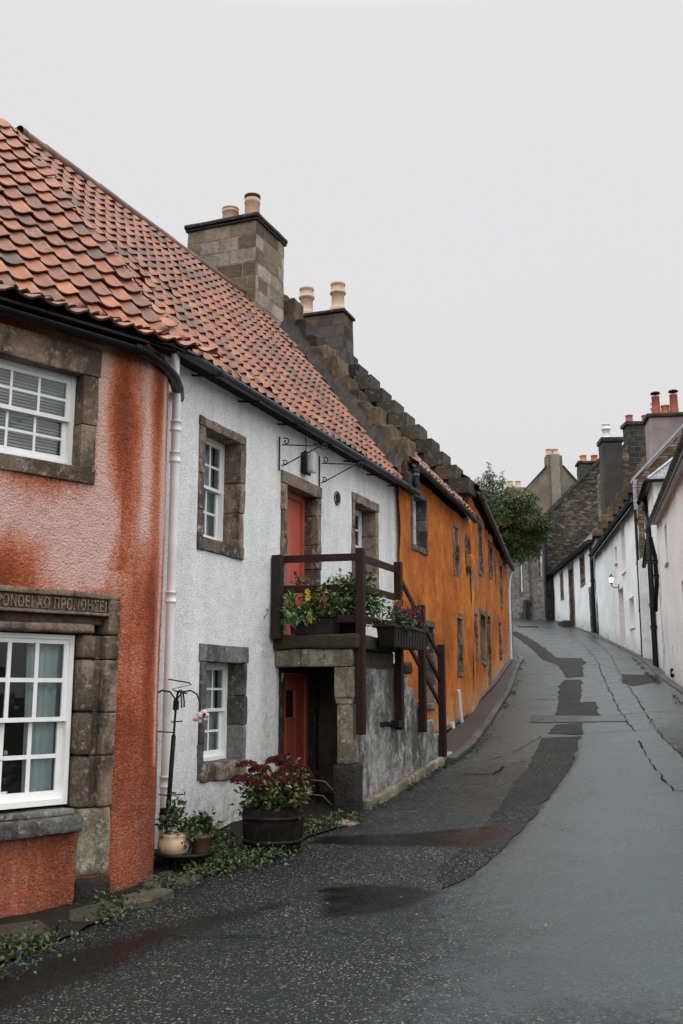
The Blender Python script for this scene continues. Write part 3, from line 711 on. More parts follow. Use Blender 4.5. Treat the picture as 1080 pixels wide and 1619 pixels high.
def sash_window(house, fr, O, I, depth, smat, cols=2, rows=(2, 2), meet=None, curtain='drape', proud=.03, blocks=True, frame=None, bar=.024, stile=.055, lint=None, sill=None, wood='white_paint', dressing=True, lowset=.035):
    """a sash window and everything in its opening; frame = (s0,s1,z0,z1) of the timber"""
    F = frame or I; a, c, b0, b1 = F; o0 = -depth
    m = MB(fr); k = .045
    for q in ((a, a + k, b0, b1), (c - k, c, b0, b1)): m.box(fr, q[0], q[1], o0 - .1, o0 + .03, q[2], q[3])
    m.box(fr, a + k, c - k, o0 - .1, o0 + .028, b1 - k, b1); m.box(fr, a + k, c - k, o0 - .1, o0 + .028, b0, b0 + k + .01)
    zm = meet if meet is not None else (b0 + b1) / 2
    ia, ic = a + k, c - k; pane = MB(fr)
    for (lo, hi, oo, nr) in ((zm - .02, b1 - k, o0 + .012, rows[0]), (b0 + k + .01, zm + .02, o0 - lowset, rows[1])):
        t = .034; st = stile
        m.box(fr, ia, ia + st, oo - t, oo, lo, hi); m.box(fr, ic - st, ic, oo - t, oo, lo, hi)
        bt = .075 if oo < o0 else .042
        m.box(fr, ia + st, ic - st, oo - t, oo - .001, hi - .045, hi); m.box(fr, ia + st, ic - st, oo - t, oo - .001, lo, lo + bt)
        x0, x1, y0, y1 = ia + st, ic - st, lo + bt, hi - .045
        for i in range(1, cols):
            x = x0 + (x1 - x0) * i / cols; m.box(fr, x - bar / 2, x + bar / 2, oo - t + .006, oo - .005, y0, y1)
        for j in range(1, nr):
            y = y0 + (y1 - y0) * j / nr; m.box(fr, x0, x1, oo - t + .007, oo - .007, y - bar / 2, y + bar / 2)
        # the panes, each a hair out of true
        for i in range(cols):
            for j in range(nr):
                e = [U(-.003, .003) for _ in range(4)]
                xa, xb = x0 + (x1 - x0) * i / cols, x0 + (x1 - x0) * (i + 1) / cols; ya, yb = y0 + (y1 - y0) * j / nr, y0 + (y1 - y0) * (j + 1) / nr
                om = oo - t / 2
                pane.quad(fr.p(xa, om + e[0], ya), fr.p(xb, om + e[1], ya), fr.p(xb, om + e[2], yb), fr.p(xa, om + e[3], yb))
    win = fix_normals(m.build('window', M[wood], house))
    pane.build('pane', M['window_glass'], win)
    if dressing: surround(win, fr, O, I, depth + .12, smat, proud, blocks, lint, sill)
    ib = MB(fr); d0, d1 = o0 - .10, o0 - 1.0; e = .25
    p = fr.p
    ib.quad(p(a - e, d1, b0 - e), p(c + e, d1, b0 - e), p(c + e, d1, b1 + e), p(a - e, d1, b1 + e))
    ib.quad(p(a - e, d0, b0 - e), p(c + e, d0, b0 - e), p(c + e, d1, b0 - e), p(a - e, d1, b0 - e)); ib.quad(p(a - e, d0, b1 + e), p(c + e, d0, b1 + e), p(c + e, d1, b1 + e), p(a - e, d1, b1 + e))
    ib.quad(p(a - e, d0, b0 - e), p(a - e, d1, b0 - e), p(a - e, d1, b1 + e), p(a - e, d0, b1 + e)); ib.quad(p(c + e, d0, b0 - e), p(c + e, d1, b0 - e), p(c + e, d1, b1 + e), p(c + e, d0, b1 + e))
    # ring between timber and room so that no daylight leaks in
    for q in ((a - e, a, b0 - e, b1 + e), (c, c + e, b0 - e, b1 + e), (a, c, b0 - e, b0), (a, c, b1, b1 + e)):
        ib.quad(p(q[0], d0, q[2]), p(q[1], d0, q[2]), p(q[1], d0, q[3]), p(q[0], d0, q[3]))
    ib.build('interior', M['interior'], win)
    if curtain in ('drape', 'net'):
        cm = MB(fr); W = c - a
        spans = ((a + .02, a + W * .30), (c - W * .30, c - .02)) if curtain == 'drape' else ((a + .02, c - .02),)
        for (x0, x1) in spans:
            n = int((x1 - x0) / .012) + 2; vs = []
            for zz in (b0 - .05, (b0 + b1) / 2, b1 + .05):
                for i in range(n):
                    x = x0 + (x1 - x0) * i / (n - 1); vs.append(p(x, o0 - .15 + .028 * math.sin(x * 62 + 1.2 * math.sin(x * 17 + zz)), zz))
            cm.add(vs, [(j * n + i, j * n + i + 1, (j + 1) * n + i + 1, (j + 1) * n + i) for j in range(2) for i in range(n - 1)], 0, None, True)
        cm.build('curtain', M['curtain'], win)
    elif curtain == 'blind':
        cm = MB(fr); z = b1 - .02
        while z > b0 + .05:
            cm.quad(p(a + .03, o0 - .165, z), p(c - .03, o0 - .165, z), p(c - .03, o0 - .135, z - .03), p(a + .03, o0 - .135, z - .03)); z -= .033
        cm.build('blind', M['blind'], win)
    return win

def plank_door(house, fr, I, depth, mat, O=None, smat='sandstone', boards=4, proud=.03, name='door', knob=True, light=None, frame=.09, knob_s=None):
    a, c, b0, b1 = I; o0 = -depth; m = MB(fr)
    f = frame
    m.box(fr, a, a + f, o0 - .08, o0 + .035, b0, b1); m.box(fr, c - f, c, o0 - .08, o0 + .035, b0, b1); m.box(fr, a + f, c - f, o0 - .08, o0 + .034, b1 - f, b1)
    W = (c - a - 2 * f) / boards
    for i in range(boards):
        x = a + f + W * i
        if light and i == light[0]:
            m.rbox(fr, x + .004, x + W - .004, o0 - .05, o0 + U(-.002, .002), b0 + .02, light[1], 0, None, .001, .006); m.rbox(fr, x + .004, x + W - .004, o0 - .05, o0, light[2], b1 - f, 0, None, .001, .006)
        else: m.rbox(fr, x + .004, x + W - .004, o0 - .05, o0 + U(-.002, .002), b0 + .02, b1 - f, 0, None, .001, .006)
    m.box(fr, a + f, c - f, o0 - .09, o0 - .052, b0, b1 - f)
    d = fix_normals(m.build(name, M[mat], house))
    if O: surround(d, fr, O, I, depth + .1, smat, proud)
    if light:
        x = a + f + W * light[0]; g = MB(fr); g.box(fr, x + .02, x + W - .02, o0 - .045, o0 - .03, light[1], light[2]); g.build('door_light', M['soot'], d)
    if knob:
        g = MB(fr); ks = knob_s if knob_s is not None else c - f - .1; zc = (b0 + b1) / 2 - .12
        base = fr.p(ks, o0, zc); tip = fr.p(ks, o0 + .07, zc)
        g.tube([base, base.lerp(tip, .5), base.lerp(tip, .55), base.lerp(tip, .8), tip], [.012, .012, .03, .036, .02], 10)
        g.build('handle', M['iron'], d)
    return d

def pantile_mesh(fr, s0, s1, o0, z0, pitch, nrow, gauge=.32, wid=.29, mbell=0, bell=28, zslope=0.0, zr=None, tone0=.5, sag=.035, hs=1.0, jit=1.0):
    """courses of S-shaped clay tiles laid from the eave up; returns an MB"""
    m = MB(fr)
    prof0 = [(0, .040), (.07, .030), (.16, .010), (.32, -.004), (.5, -.008), (.66, .0), (.78, .018), (.88, .036), (.96, .044), (1.05, .040)]
    prof = [(u, h * hs) for u, h in prof0]
    cb, sb = math.cos(math.radians(bell)), math.sin(math.radians(bell)); cp, sp = math.cos(math.radians(pitch)), math.sin(math.radians(pitch))
    def base(t):
        tb = mbell * gauge
        if t < tb: return o0 - t * cb, z0 + t * sb, (cb, sb)
        return o0 - tb * cb - (t - tb) * cp, z0 + tb * sb + (t - tb) * sp, (cp, sp)
    nc = int((s1 - s0) / wid); T = nrow * gauge
    zr_ = zslope if zr is None else zr
    def zsl(t): return zslope + (zr_ - zslope) * t / T
    def sg(x, t): return sag * mnoise.noise(Vector((x * .45, t * .5, fr.P.x * .7)))
    for r in range(nrow):
        rowj = U(-.015, .015)
        for c in range(nc):
            x = s0 + c * wid; key = (r, c)
            j = U(-.022, .022) * jit; lift = U(0, .016) * jit; sk = U(-.026, .026) * jit
            if R() < .09 * jit: j += U(-.07, .03); sk += U(-.05, .05); lift += U(0, .02)
            t0 = r * gauge + j + rowj; t1 = (r + 1) * gauge + .05
            tone = min(1, max(0, random.gauss(tone0, .19) +   .26 * mnoise.noise(Vector((x * .7 + 3, r * .33, fr.P.y))) + (-.4 if R() < .05 else 0))); 
            grime = max(0, mnoise.noise(Vector((x * .5, r * .22, fr.P.x)))) * 1.2 + (.35 if R() < .08 else 0)
            tint = (tone, min(1, grime), 1.0 if (R() < .006) else 0)
            vs = []
            for (t, hh) in ((t0, .040 * hs + lift), (t0 + .03, .042 * hs + lift), ((t0 + t1) / 2, .020 * hs + lift * .5), (t1, -.002)):
                oo, zz, (cc, ss) = base(t)
                for (u, h) in prof:
                    hgt = h + hh + .012
                    q = fr.p(x + u * wid, oo + ss * hgt, zz + cc * hgt + zsl(t) * (x - s0) + (u - .5) * sk + sg(x, t))
                    vs.append(q)
            n = len(prof)
            # butt end
            oo, zz, (cc, ss) = base(t0 + .004)
            for (u, h) in prof:
                hgt = h + .012 + lift + .016
                vs.append(fr.p(x + u * wid, oo + ss * hgt, zz + cc * hgt + zsl(t0) * (x - s0) + (u - .5) * sk + sg(x, t0)))
            fs = [(k * n + i, k * n + i + 1, (k + 1) * n + i + 1, (k + 1) * n + i) for k in range(3) for i in range(n - 1)]
            m.add(vs[:4 * n], fs, 0, tint, True)
            m.add(vs[4 * n:] + vs[:n], [(i, i + 1, n + i + 1, n + i) for i in range(n - 1)], 0, (tint[0] * .6, 1, tint[2]))  # butt faces tinted darker: shade of the gaps put into the colour
    # underlay of boards so that nothing shows through the gaps
    return m, base
def clip(o, co, no, keep_inner=True):
    bm = bmesh.new(); bm.from_mesh(o.data)
    off = ROOT[o.name]
    bmesh.ops.bisect_plane(bm, geom=bm.verts[:] + bm.edges[:] + bm.faces[:], plane_co=Vector(co) - off, plane_no=no, clear_outer=keep_inner, clear_inner=not keep_inner)
    bm.to_mesh(o.data); bm.free()

def gutter(parent, pts, rad=.065, mat='black_paint', brackets=True, name='gutter'):
    m = MB(); P = [Vector(q) for q in pts]; n = 12
    vs = []
    for i, q in enumerate(P):
        d = (P[min(i + 1, len(P) - 1)] - P[max(i - 1, 0)]); d.z = 0; d.normalize(); x = Vector((d.y, -d.x, 0))
        for rr in (rad, rad * .86):
            for k in range(n + 1):
                a = PI + PI * k / n; vs.append(q + x * math.cos(a) * rr + Vector((0, 0, math.sin(a) * rr)))
    w = 2 * (n + 1); fs = []
    for i in range(len(P) - 1):
        for l in (0, n + 1):
            for k in range(n): fs.append((i * w + l + k, i * w + l + k + 1, (i + 1) * w + l + k + 1, (i + 1) * w + l + k))
        for k in (0, n): fs.append((i * w + k, i * w + n + 1 + k, (i + 1) * w + n + 1 + k, (i + 1) * w + k))
    for i in (0, len(P) - 1): fs.append(tuple(i * w + k for k in range(n + 1)))
    m.add(vs, fs, 0, None, True)
    # joint collars
    L = 0; nxt = .9
    for i in range(len(P) - 1):
        a, c = P[i], P[i + 1]; ln = (c - a).length
        while L + ln > nxt:
            q = a.lerp(c, (nxt - L) / ln); d = (c - a).normalized()
            m.tube([q - d * .035 - Vector((0, 0, .004)), q + d * .035 - Vector((0, 0, .004))], rad * 1.08, 12)
            nxt += 2.6
        L += ln
    o = m.build(name, M[mat], parent)
    return o
def pipe(parent, pts, rad, mat, name='downpipe', collars=(), n=12):
    m = MB(); m.tube(pts, rad, n)
    for z in collars:
        for i in range(len(pts) - 1):
            a, c = Vector(pts[i]), Vector(pts[i + 1])
            if (a.z - z) * (c.z - z) <= 0 and abs(a.z - c.z) > .05:
                q = a.lerp(c, (a.z - z) / (a.z - c.z)); d = (c - a).normalized()
                m.tube([q - d * .07, q - d * .05, q - d * .045, q + d * .045, q + d * .05, q + d * .07], [rad * 1.1, rad * 1.38, rad * 1.22, rad * 1.22, rad * 1.38, rad * 1.1], n); break
    return m.build(name, M[mat], parent)
def prism(m, fr, s0, s1, prof, mi=0):
    """extrudes a polygon of (o, z) along s"""
    n = len(prof); vs = [fr.p(s0, o, z) for o, z in prof] + [fr.p(s1, o, z) for o, z in prof]
    m.add(vs, [tuple(range(n))[::-1], tuple(range(n, 2 * n))] + [(i, (i + 1) % n, n + (i + 1) % n, n + i) for i in range(n)], mi)
def chimney_pot(parent, c, prof, mat, dark_top=True, n=18, name='chimney_pot'):
    m = MB(); m.lathe(c, prof, n)
    r, h = prof[-1]
    m2 = MB()
    o = m.build(name, [M[mat]], parent)
    return o
POT_PLAIN = lambda r, h: [(r * 1.12, 0), (r * 1.12, .05), (r * 1.02, .07), (r * .94, h * .82), (r * .96, h * .86), (r * 1.1, h * .88), (r * 1.1, h * .93), (r * .98, h * .95), (r * .98, h), (r * .8, h), (r * .78, h * .75)]
POT_CROWN = lambda r, h: [(r * 1.1, 0), (r * 1.14, .10), (r * 1.0, .13), (r * .92, .17), (r * .90, h * .58), (r * 1.02, h * .60), (r * 1.16, h * .63), (r * 1.16, h * .69), (r * 1.0, h * .72), (r * .98, h * .90), (r * 1.08, h * .92), (r * 1.08, h), (r * .8, h), (r * .78, h * .7)]
# ------------------------------------------------------------------ red harled cottage
FR = Frame((-2.24, 10.32), 43.8)
RR = .9
red = thing('cottage', 'red and pink harled cottage with an inscribed stone lintel and rounded corner', 'cottage', (-2.6, 10.6, -2.05))
RC = FR.P - FR.n * RR
def red_path(u, z):
    if u <= 0: return FR.p(u, 0, z)
    th = math.radians(43.8) - min(u / RR, 1.9)
    q = RC + Vector((math.cos(th), -math.sin(th), 0)) * RR
    if u / RR > 1.9: q = q + Vector((math.sin(th), math.cos(th), 0)) * (u - 1.9 * RR)
    return Vector((q.x, q.y, z))
def g1(x, c, wd): return math.exp(-((x - c) / wd) ** 2)
def red_dirt(u, z):
    n1 = mnoise.noise(Vector((u * 3.1, z * .7, 1))); n2 = mnoise.noise(Vector((u * 1.3, z * 1.1, 5)))
    f = .40 + .30 * n2
    # washed-out pink below the upper window and in streaks from the eave
    f += .55 * g1(z, 1.72, .34) * (1 if u < -.1 else .45) + .42 * g1(u, -.36, .10) * (z > 1.0) + .36 * g1(u, .22, .07) * (z > 1.6) + .55 * g1(u, .62, .06) * (z > -.8)
    f += .40 * g1(z, 1.15, .28) * g1(u, -.55, .45) - .45 * g1(z, 1.12, .26) * g1(u, -1.35, .38)
    f += .3 * n1 * (z > .2) - .30 * g1(u, -.08, .12) * (z > 1.2) - .35 * g1(u, .42, .10)
    f -= .26 * max(0, min(1, (.4 - z) / .8))
    low = max(0, min(1, (-.55 - z) / .7)) * .95 + .25 * g1(z, 1.0, .9) * 0
    if u < -.4: low = max(low, max(0, min(1, (-1.1 - z) / .2)))
    return (min(1, max(0, f)), low, 0)
UPO, UPI = (-2.36, -.44, 2.06, 3.50), (-2.02, -.62, 2.22, 3.20)
LOO, LOI = (-2.36, -.08, -1.36, .93), (-1.95, -.47, -1.14, .54)
wall_mesh(red, FR, -6.2, 2.6, lambda s: -2.7, lambda s: 3.72, [UPO, LOO], 'red_harling', .032, red_dirt, path=red_path, wob=.03, fine=.0075)
w1 = sash_window(red, FR, UPO, UPI, .16, 'brown_sandstone', 4, (2, 2), 2.73, 'blind', .03, True, None, .026, .05)
# lower window: moulded jambs, lintel with the carved inscription, projecting sill
w2 = sash_window(red, FR, LOO, LOI, .15, 'brown_sandstone', 4, (2, 2), -.29, 'drape', .03, True, (-1.86, -.50, -1.10, .53), .040, .055, dressing=False, lowset=.045)
m = MB(FR)
for (a, c, inner) in ((-2.36, -1.95, 1), (-.47, -.08, -1)):
    z = -1.14; hs = [.50, .42, .52, .42, .5]
    for k, h in enumerate(hs):
        if z > .5: break
        z1 = min(z + h, .54); tn = (R(), R(), R())
        i, o_ = (a, c) if inner < 0 else (c, a)
        # plain outer band, hollow, roll on the inner arris
        m.rbox(FR, *sorted((o_, o_ - (-inner) * -.14 if False else o_ + inner * .15)), -.27, .035, z, z1 - .008, 0, tn, .009, .015)
        m.rbox(FR, *sorted((o_ + inner * .15, o_ + inner * .24)), -.27, -.055, z, z1 - .008, 0, (tn[0] * .35, 0, 0), .008, .01)
        m.rbox(FR, *sorted((o_ + inner * .24, i)), -.27, .0, z, z1 - .008, 0, tn, .009, .05)
        z = z1
m.rbox(FR, -2.36, -.075, -.27, .03, .90, .96, 0, (.7, 0, 0), .010, .015)
m.rbox(FR, -2.36, -.21, -.27, -.005, .755, .90, 0, (.25, 0, 0), .003, .01)      # sunk inscription band
m.rbox(FR, -.21, -.075, -.27, .032, .545, .90, 0, (.5, 0, 0), .008, .015)
m.rbox(FR, -2.36, -.21, -.27, .038, .725, .755, 0, (.6, 0, 0), .005, .01)
m.rbox(FR, -2.36, -.21, -.27, -.07, .635, .725, 0, (.15, 0, 0), .006, .01)
m.rbox(FR, -2.0, -.33, -.27, .0, .545, .635, 0, (.75, 0, 0), .010, .045)
fix_normals(m.build('surround', M['brown_sandstone'], w2))
m = MB(FR); m.rbox(FR, -2.42, -.47, -.3, .14, -1.34, -1.19, 0, (.3, 0, 0), .008, .02); m.rbox(FR, -2.3, -.5, -.3, .03, -1.19, -1.135, 0, (.8, 0, 0), .006, .02)
fix_normals(m.build('sill', M['grey_stone'], w2))
m = MB(FR)
m.rbox(FR, -.46, -.08, -.2, .03, -1.78, -1.15, 0, (.75, 0, 0), .02, .03); 
fix_normals(m.build('base_stone', M['pale_stone'], w2))
m = MB(FR); m.rbox(FR, -.46, -.06, -.2, .04, -2.5, -1.79, 0, (.2, 0, 0), .02, .03); fix_normals(m.build('plinth_stone', M['black_stone'], w2))
# inscription
cu = bpy.data.curves.new('inscription', 'FONT'); cu.body = 'ΠΡΟΝΟΕΙ ΧΩ ΠΡΟΝΟΗΣΕΙ'; cu.size = .165; cu.extrude = .012; cu.offset = .001; cu.space_character = 1.12
tmp = bpy.data.objects.new('tmp', cu); C.objects.link(tmp)
dg = bpy.context.evaluated_depsgraph_get(); me = tmp.evaluated_get(dg).to_mesh()
tv = [v.co.copy() for v in me.vertices]; tf = [tuple(p.vertices) for p in me.polygons]
xm = max(v.x for v in tv); x0 = min(v.x for v in tv); sc_ = 1.0
s_left = -1.50; s_right = -.235
m = MB(FR); m.add([FR.p(s_left + (v.x - x0) / (xm - x0) * (s_right - s_left), .004 + v.z, .772 + v.y * .92) for v in tv], tf, 0, (.85, 0, 0))
tmp.evaluated_get(dg).to_mesh_clear(); bpy.data.objects.remove(tmp); bpy.data.curves.remove(cu)
m.build('inscription', M['brown_sandstone'], w2)
# plant on the sill inside the lower window
m = MB(FR)
for i in range(40):
    q = FR.p(-1.13 + random.gauss(0, .05), -.26 + U(-.02, .02), -.88 + abs(random.gauss(0, .09))); m.leaf(q, Vector((U(-1, 1), U(-1, 1), U(-.2, 1))), Vector((0, 0, 1)), U(.05, .1), U(.02, .035), (R(), 0, 0))
hp = thing('houseplant', 'small white flowered houseplant behind the lower panes of the red cottage', 'houseplant', FR.p(-1.13, -.26, -1.0))
m.build('foliage', M['leaf_dark'], hp)
m = MB(); m.lathe(FR.p(-1.13, -.27, -1.08), [(.05, 0), (.07, .12), (.075, .13), (.06, .13)], 12); m.build('pot', M['pot_white'], hp)
for i in range(4):
    m = MB(); q = FR.p(-1.15 + U(-.06, .05), -.24, -.62 + U(-.12, .12)); m.lathe(q, [(.001, -.02), (.025, 0), (.022, .025), (.001, .04)], 7); m.build('flower', M['pot_white'], hp)
# behind the lower panes of the red cottage', 'houseplant')
# roof: bell-cast courses at the eave, then the main slope, hipped against its neighbour
E_, Q_ = Vector((-1.95, 11.1, 3.95)), Vector((-4.72, 12.72, 7.72))
hipn = Vector((Q_.y - E_.y, -(Q_.x - E_.x), 0)).normalized()      # points towards the white house
pm, pbase = pantile_mesh(FR, -7.0, 2.2, .30, 3.665, 50.0, 19, .295, .27, 2, 27, 0, None, .56, .035, 1.0, .75)
ro = pm.build('roof', M['pantile'], red); clip(ro, E_ + hipn * .05, hipn)
um = MB(FR)
for (ta, tb) in ((0, .62), (.62, 5.55)):
    oa, za, _ = pbase(ta + .03); ob, zb, _ = pbase(tb); um.quad(FR.p(-7, oa, za - .05), FR.p(2.2, oa, za - .05), FR.p(2.2, ob, zb - .05), FR.p(-7, ob, zb - .05))
oo, zz, _ = pbase(5.5)
um.quad(FR.p(-7, oo, zz), FR.p(2.2, oo, zz), FR.p(2.2, oo - 4.2, 3.4), FR.p(-7, oo - 4.2, 3.4))
ro2 = um.build('roof_boards', M['soot'], red); clip(ro2, E_ - hipn * .04, hipn)
gutter(red, [FR.p(-6.2, .17, 3.62), FR.p(-3, .16, 3.60), FR.p(-.25, .16, 3.585), FR.p(.02, .16, 3.58), Vector((-1.99, 10.62, 3.575)), Vector((-1.95, 11.0, 3.57)), Vector((-1.97, 11.5, 3.57)), Vector((-2.03, 11.95, 3.57))], .075, 'black_paint')
m = MB(FR); prism(m, FR, -6.2, .0, [(-.3, 3.72), (.27, 3.655), (.27, 3.625), (-.3, 3.66)]); m.build('soffit', M['soot'], red)
m = MB(FR); p = FR.p; m.quad(p(-6.2, 0, -2.6), p(-6.2, -4, -2.6), p(-6.2, -4, 3.7), p(-6.2, 0, 3.7)); m.quad(p(-6.2, -5.5, -2.6), p(-1.2, -5.5, -2.6), p(-1.2, -5.5, 3.7), p(-6.2, -5.5, 3.7)); m.build('rear_wall', M['red_harling'], red)

# ------------------------------------------------------------------ white cottage
FW = Frame((-2.04, 11.8), 21.8)
white = thing('cottage', 'white harled cottage with pantiled roof and coral doors above and below its stone landing', 'cottage', (-.5, 15.6, -1.7))
W1O, W1I = (.60, 1.84, 1.73, 3.46), (.73, 1.70, 1.90, 3.34)
W2O, W2I = (.75, 2.0, -1.10, .56), (.89, 1.92, -.92, .34)
W3O, W3I = (5.98, 7.34, 1.75, 3.46), (6.11, 7.20, 1.95, 3.30)
D1O, D1I = (3.05, 4.55, .70, 3.25), (3.24, 4.40, .76, 3.06)
D2I = (3.19, 4.36, -1.92, .22)
def w_dirt(s, z):
    g = gz(FW.p(s, .1, 0).x, FW.p(s, .1, 0).y); h = z - g
    d = .75 * max(0, min(1, (.55 - h) / .5)) + .30 * max(0, min(1, (1.6 - h) / 1.4))
    d += .5 * g1(s, 2.62, .16) * (z < .9) * max(0, min(1, (z + 1.9) / 1.0)) + .25 * max(0, mnoise.noise(Vector((s * 1.3, z * .5, 3))))
    if s > 8: d += .2
    return (.5, min(1, d), 0)
wall_mesh(white, FW, -.9, 8.62, lambda s: -2.5, lambda s: 4.02, [W1O, W2O, W3O, D1O, D2I], 'white_harling', .055, w_dirt, wob=.035, fine=.0075)
sash_window(white, FW, W1O, W1I, .26, 'sandstone', 3, (2, 2), 2.66, 'drape', .022, True, None, .03, .05)
sash_window(white, FW, W2O, W2I, .26, 'grey_stone', 3, (2, 2), -.27, 'drape', .022, True, None, .03, .05)
sash_window(white, FW, W3O, W3I, .30, 'sandstone', 3, (2, 2), 2.62, None, .022, True, None, .03, .05)
plank_door(white, FW, D1I, .24, 'door_paint', D1O, 'sandstone', 3, .025, 'door', False)
dl = plank_door(white, FW, D2I, .14, 'door_paint_low', None, boards=3, light=(1, -.42, -.02), knob_s=3.62)
m = MB(FW); m.rbox(FW, 3.02, 3.19, -.25, .03, -2.2, .22, 0, (.2, 0, 0), .012, .02); m.rbox(FW, 4.36, 4.5, -.25, .03, -2.2, .22, 0, (.2, 0, 0), .012, .02); m.rbox(FW, 3.0, 4.5, -.25, .03, .22, .40, 0, (.2, 0, 0), .012, .02)
fix_normals(m.build('surround', M['dark_stone'], dl))
m = MB(FW)   # crumbling lower sill of the ground-floor window
m.rbox(FW, .80, 2.0, -.05, .05, -1.14, -.93, 0, (.8, 0, 0), .035, .05, .07, 16); fix_normals(m.build('worn_sill', M['sandstone'], white))
# roof
pm, pbase = pantile_mesh(FW, -3.4, 8.30, .22, 4.045, 50.0, 16, .30, .255, 0, 28, .0, .030, .46, .035, .85, .5)
ro = pm.build('roof', M['pantile'], white); clip(ro, E_ + hipn * .02, hipn, False)
um = MB(FW); oa, za, _ = pbase(.03); ob, zb, _ = pbase(4.72)
um.quad(FW.p(-3.4, oa, za - .05), FW.p(8.3, oa, za - .05), FW.p(8.3, ob, zb + .28), FW.p(-3.4, ob, zb - .05))
um.quad(FW.p(-3.4, ob, zb - .01), FW.p(8.3, ob, zb + .22), FW.p(8.3, ob - 3.4, 3.6), FW.p(-3.4, ob - 3.4, 3.6))
ro2 = um.build('roof_boards', M['soot'], white); clip(ro2, E_, hipn, False)
m = MB(FW)
rs = -.2
while rs < 8.2:      # low clay ridge
    a = [FW.p(rs, ob, 0), FW.p(min(rs + .46, 8.3), ob, 0)]
    zz = zb + .02 + (rs + 3.4) * .030 + U(-.012, .012)
    m.tube([Vector((a[0].x, a[0].y, zz)), Vector((a[1].x, a[1].y, zz + .012))], .105, 12, 0, (U(.1, .5), .8, 0)); rs += .45
rd = m.build('ridge', M['pantile'], white); clip(rd, E_ + hipn * .3, hipn, False)
gutter(white, [FW.p(s, .26, 4.01) for s in (-.30, 1, 2.5, 4, 5.5, 7, 8.4, 9.15)], .075, 'green_black_paint')
for s in (.5, 1.75, 3.05, 4.4, 5.7, 6.9, 8.0): m = MB(FW); m.tube([FW.p(s - .12, -.02, 3.93), FW.p(s, .20, 3.925), FW.p(s, .27, 3.925)], .014, 6); m.build('gutter_bracket', M['iron'], white)
m = MB(FW); prism(m, FW, -.6, 8.5, [(-.2, 4.03), (.20, 4.04), (.20, 4.0), (-.2, 3.98)]); m.build('soffit', M['soot'], white)
# gable, mortar fillet and rough skew stones
m = MB(FW)
prof = [(.15, -2.4), (.0, 4.0), (-2.9, 8.1), (-6.0, 4.0), (-6.0, -2.4)]
prism(m, FW, 8.35, 8.95, [(-.02, -2.4), (-.02, 4.2), (-2.9, 8.12), (-5.9, 4.2), (-5.9, -2.4)]); m.build('gable_wall', M['rubble'], white)
m = MB(FW); k = 70
for i in range(k):
    t0, t1 = i / k, (i + 1) / k
    for (sa, sb, ha, hb) in ((8.16, 8.34, .06, .24), (8.34, 8.64, .24, .48)):
        def q(s, t, h): 
            v = FW.p(s, .14 - 3.0 * t, 4.19 + 3.92 * t + h); return v + mnoise.noise_vector(v * 2.5) * .05 + mnoise.noise_vector(v * 9) * .03
        m.quad(q(sa, t0, ha), q(sb, t0, hb), q(sb, t1, hb), q(sa, t1, ha), 0, (R(), R(), 0))
fix_normals(m.build('fillet', M['mortar'], white))
m = MB(FW); t = 0.0
while t < 1.0:
    dt = U(.06, .11); s_ = 8.54 + U(-.09, .06)
    m.rbox(FW, s_, s_ + U(.50, .66), .18 - 3.0 * (t + dt) - .12, .18 - 3.0 * t, 3.95 + 3.92 * t, 4.52 + 3.92 * (t + dt) + U(.0, .22), 0, None, .034, .02, .10)
    t += dt
fix_normals(m.build('skew_stones', M['crowstep_stone'], white))
m = MB(FW); m.rbox(FW, 8.45, 8.95, -.1, .30, 3.98, 4.30, 0, (.2, 0, 0), .05, .06); fix_normals(m.build('skewputt', M['crowstep_stone'], white))
# chimney
m = MB(FW); m.rbox(FW, 7.02, 8.38, -4.15, -2.5, 7.0, 9.62, 0, (.5, 0, 0), .014, .03, .2, 12)
ch = fix_normals(m.build('chimney', M['ashlar'], white))
m = MB(FW); m.rbox(FW, 6.95, 8.45, -4.21, -2.44, 9.64, 9.73, 0, (.2, 0, 0), .008, .03)
m.rbox(FW, 6.98, 8.42, -4.18, -2.46, 9.58, 9.62, 0, (.1, 0, 0), .004, .01)
fix_normals(m.build('cope', M['dark_stone'], ch))
for (s, o, r, h, mt) in ((7.35, -2.78, .165, .52, 'terracotta_buff'), (7.35, -3.30, .175, .36, 'terracotta_buff')):
    po = chimney_pot(ch, FW.p(s, o, 9.74), [(r * 1.02, 0), (r * .98, .05), (r * .97, h * .74), (r * 1.04, h * .77), (r * 1.04, h * .84), (r * .99, h * .87), (r * .97, h), (r * .8, h), (r * .78, h * .7)], mt)
    m = MB(); m.lathe(FW.p(s, o, 9.74 + h), [(r * 1.0, -.02), (r * 1.05, .0), (r * 1.05, .05 if h > .5 else .02), (r * .6, .06 if h > .5 else .03), (.001, .06 if h > .5 else .03)], 18); m.build('pot_cap', M['soot' if h > .5 else 'terracotta_buff'], ch)
m = MB(); m.lathe(FW.p(7.5, -3.98, 9.74), [(.09, 0), (.09, .06), (.075, .07), (.075, .14), (.095, .15), (.095, .2), (.02, .21)], 12); m.build('flue_terminal', M['lead'], ch)
# rear shell
m = MB(FW); p = FW.p; m.quad(p(-.5, -5.9, -2.4), p(8.4, -5.9, -2.4), p(8.4, -5.9, 4.2), p(-.5, -5.9, 4.2)); m.build('rear_wall', M['white_harling'], white)
# white cast-iron rain pipe at the join with the red cottage
px = FW.p(-.20, .14, 0)
pipe(white, [Vector((px.x - .02, px.y - .05, 3.98)), Vector((px.x - .02, px.y - .05, 3.7)), Vector((px.x, px.y, 3.4)), Vector((px.x, px.y, 1.0)), Vector((px.x, px.y, -1.75))], .053, 'pipe_white', 'downpipe', (3.1, 2.72, 1.05, -1.03))

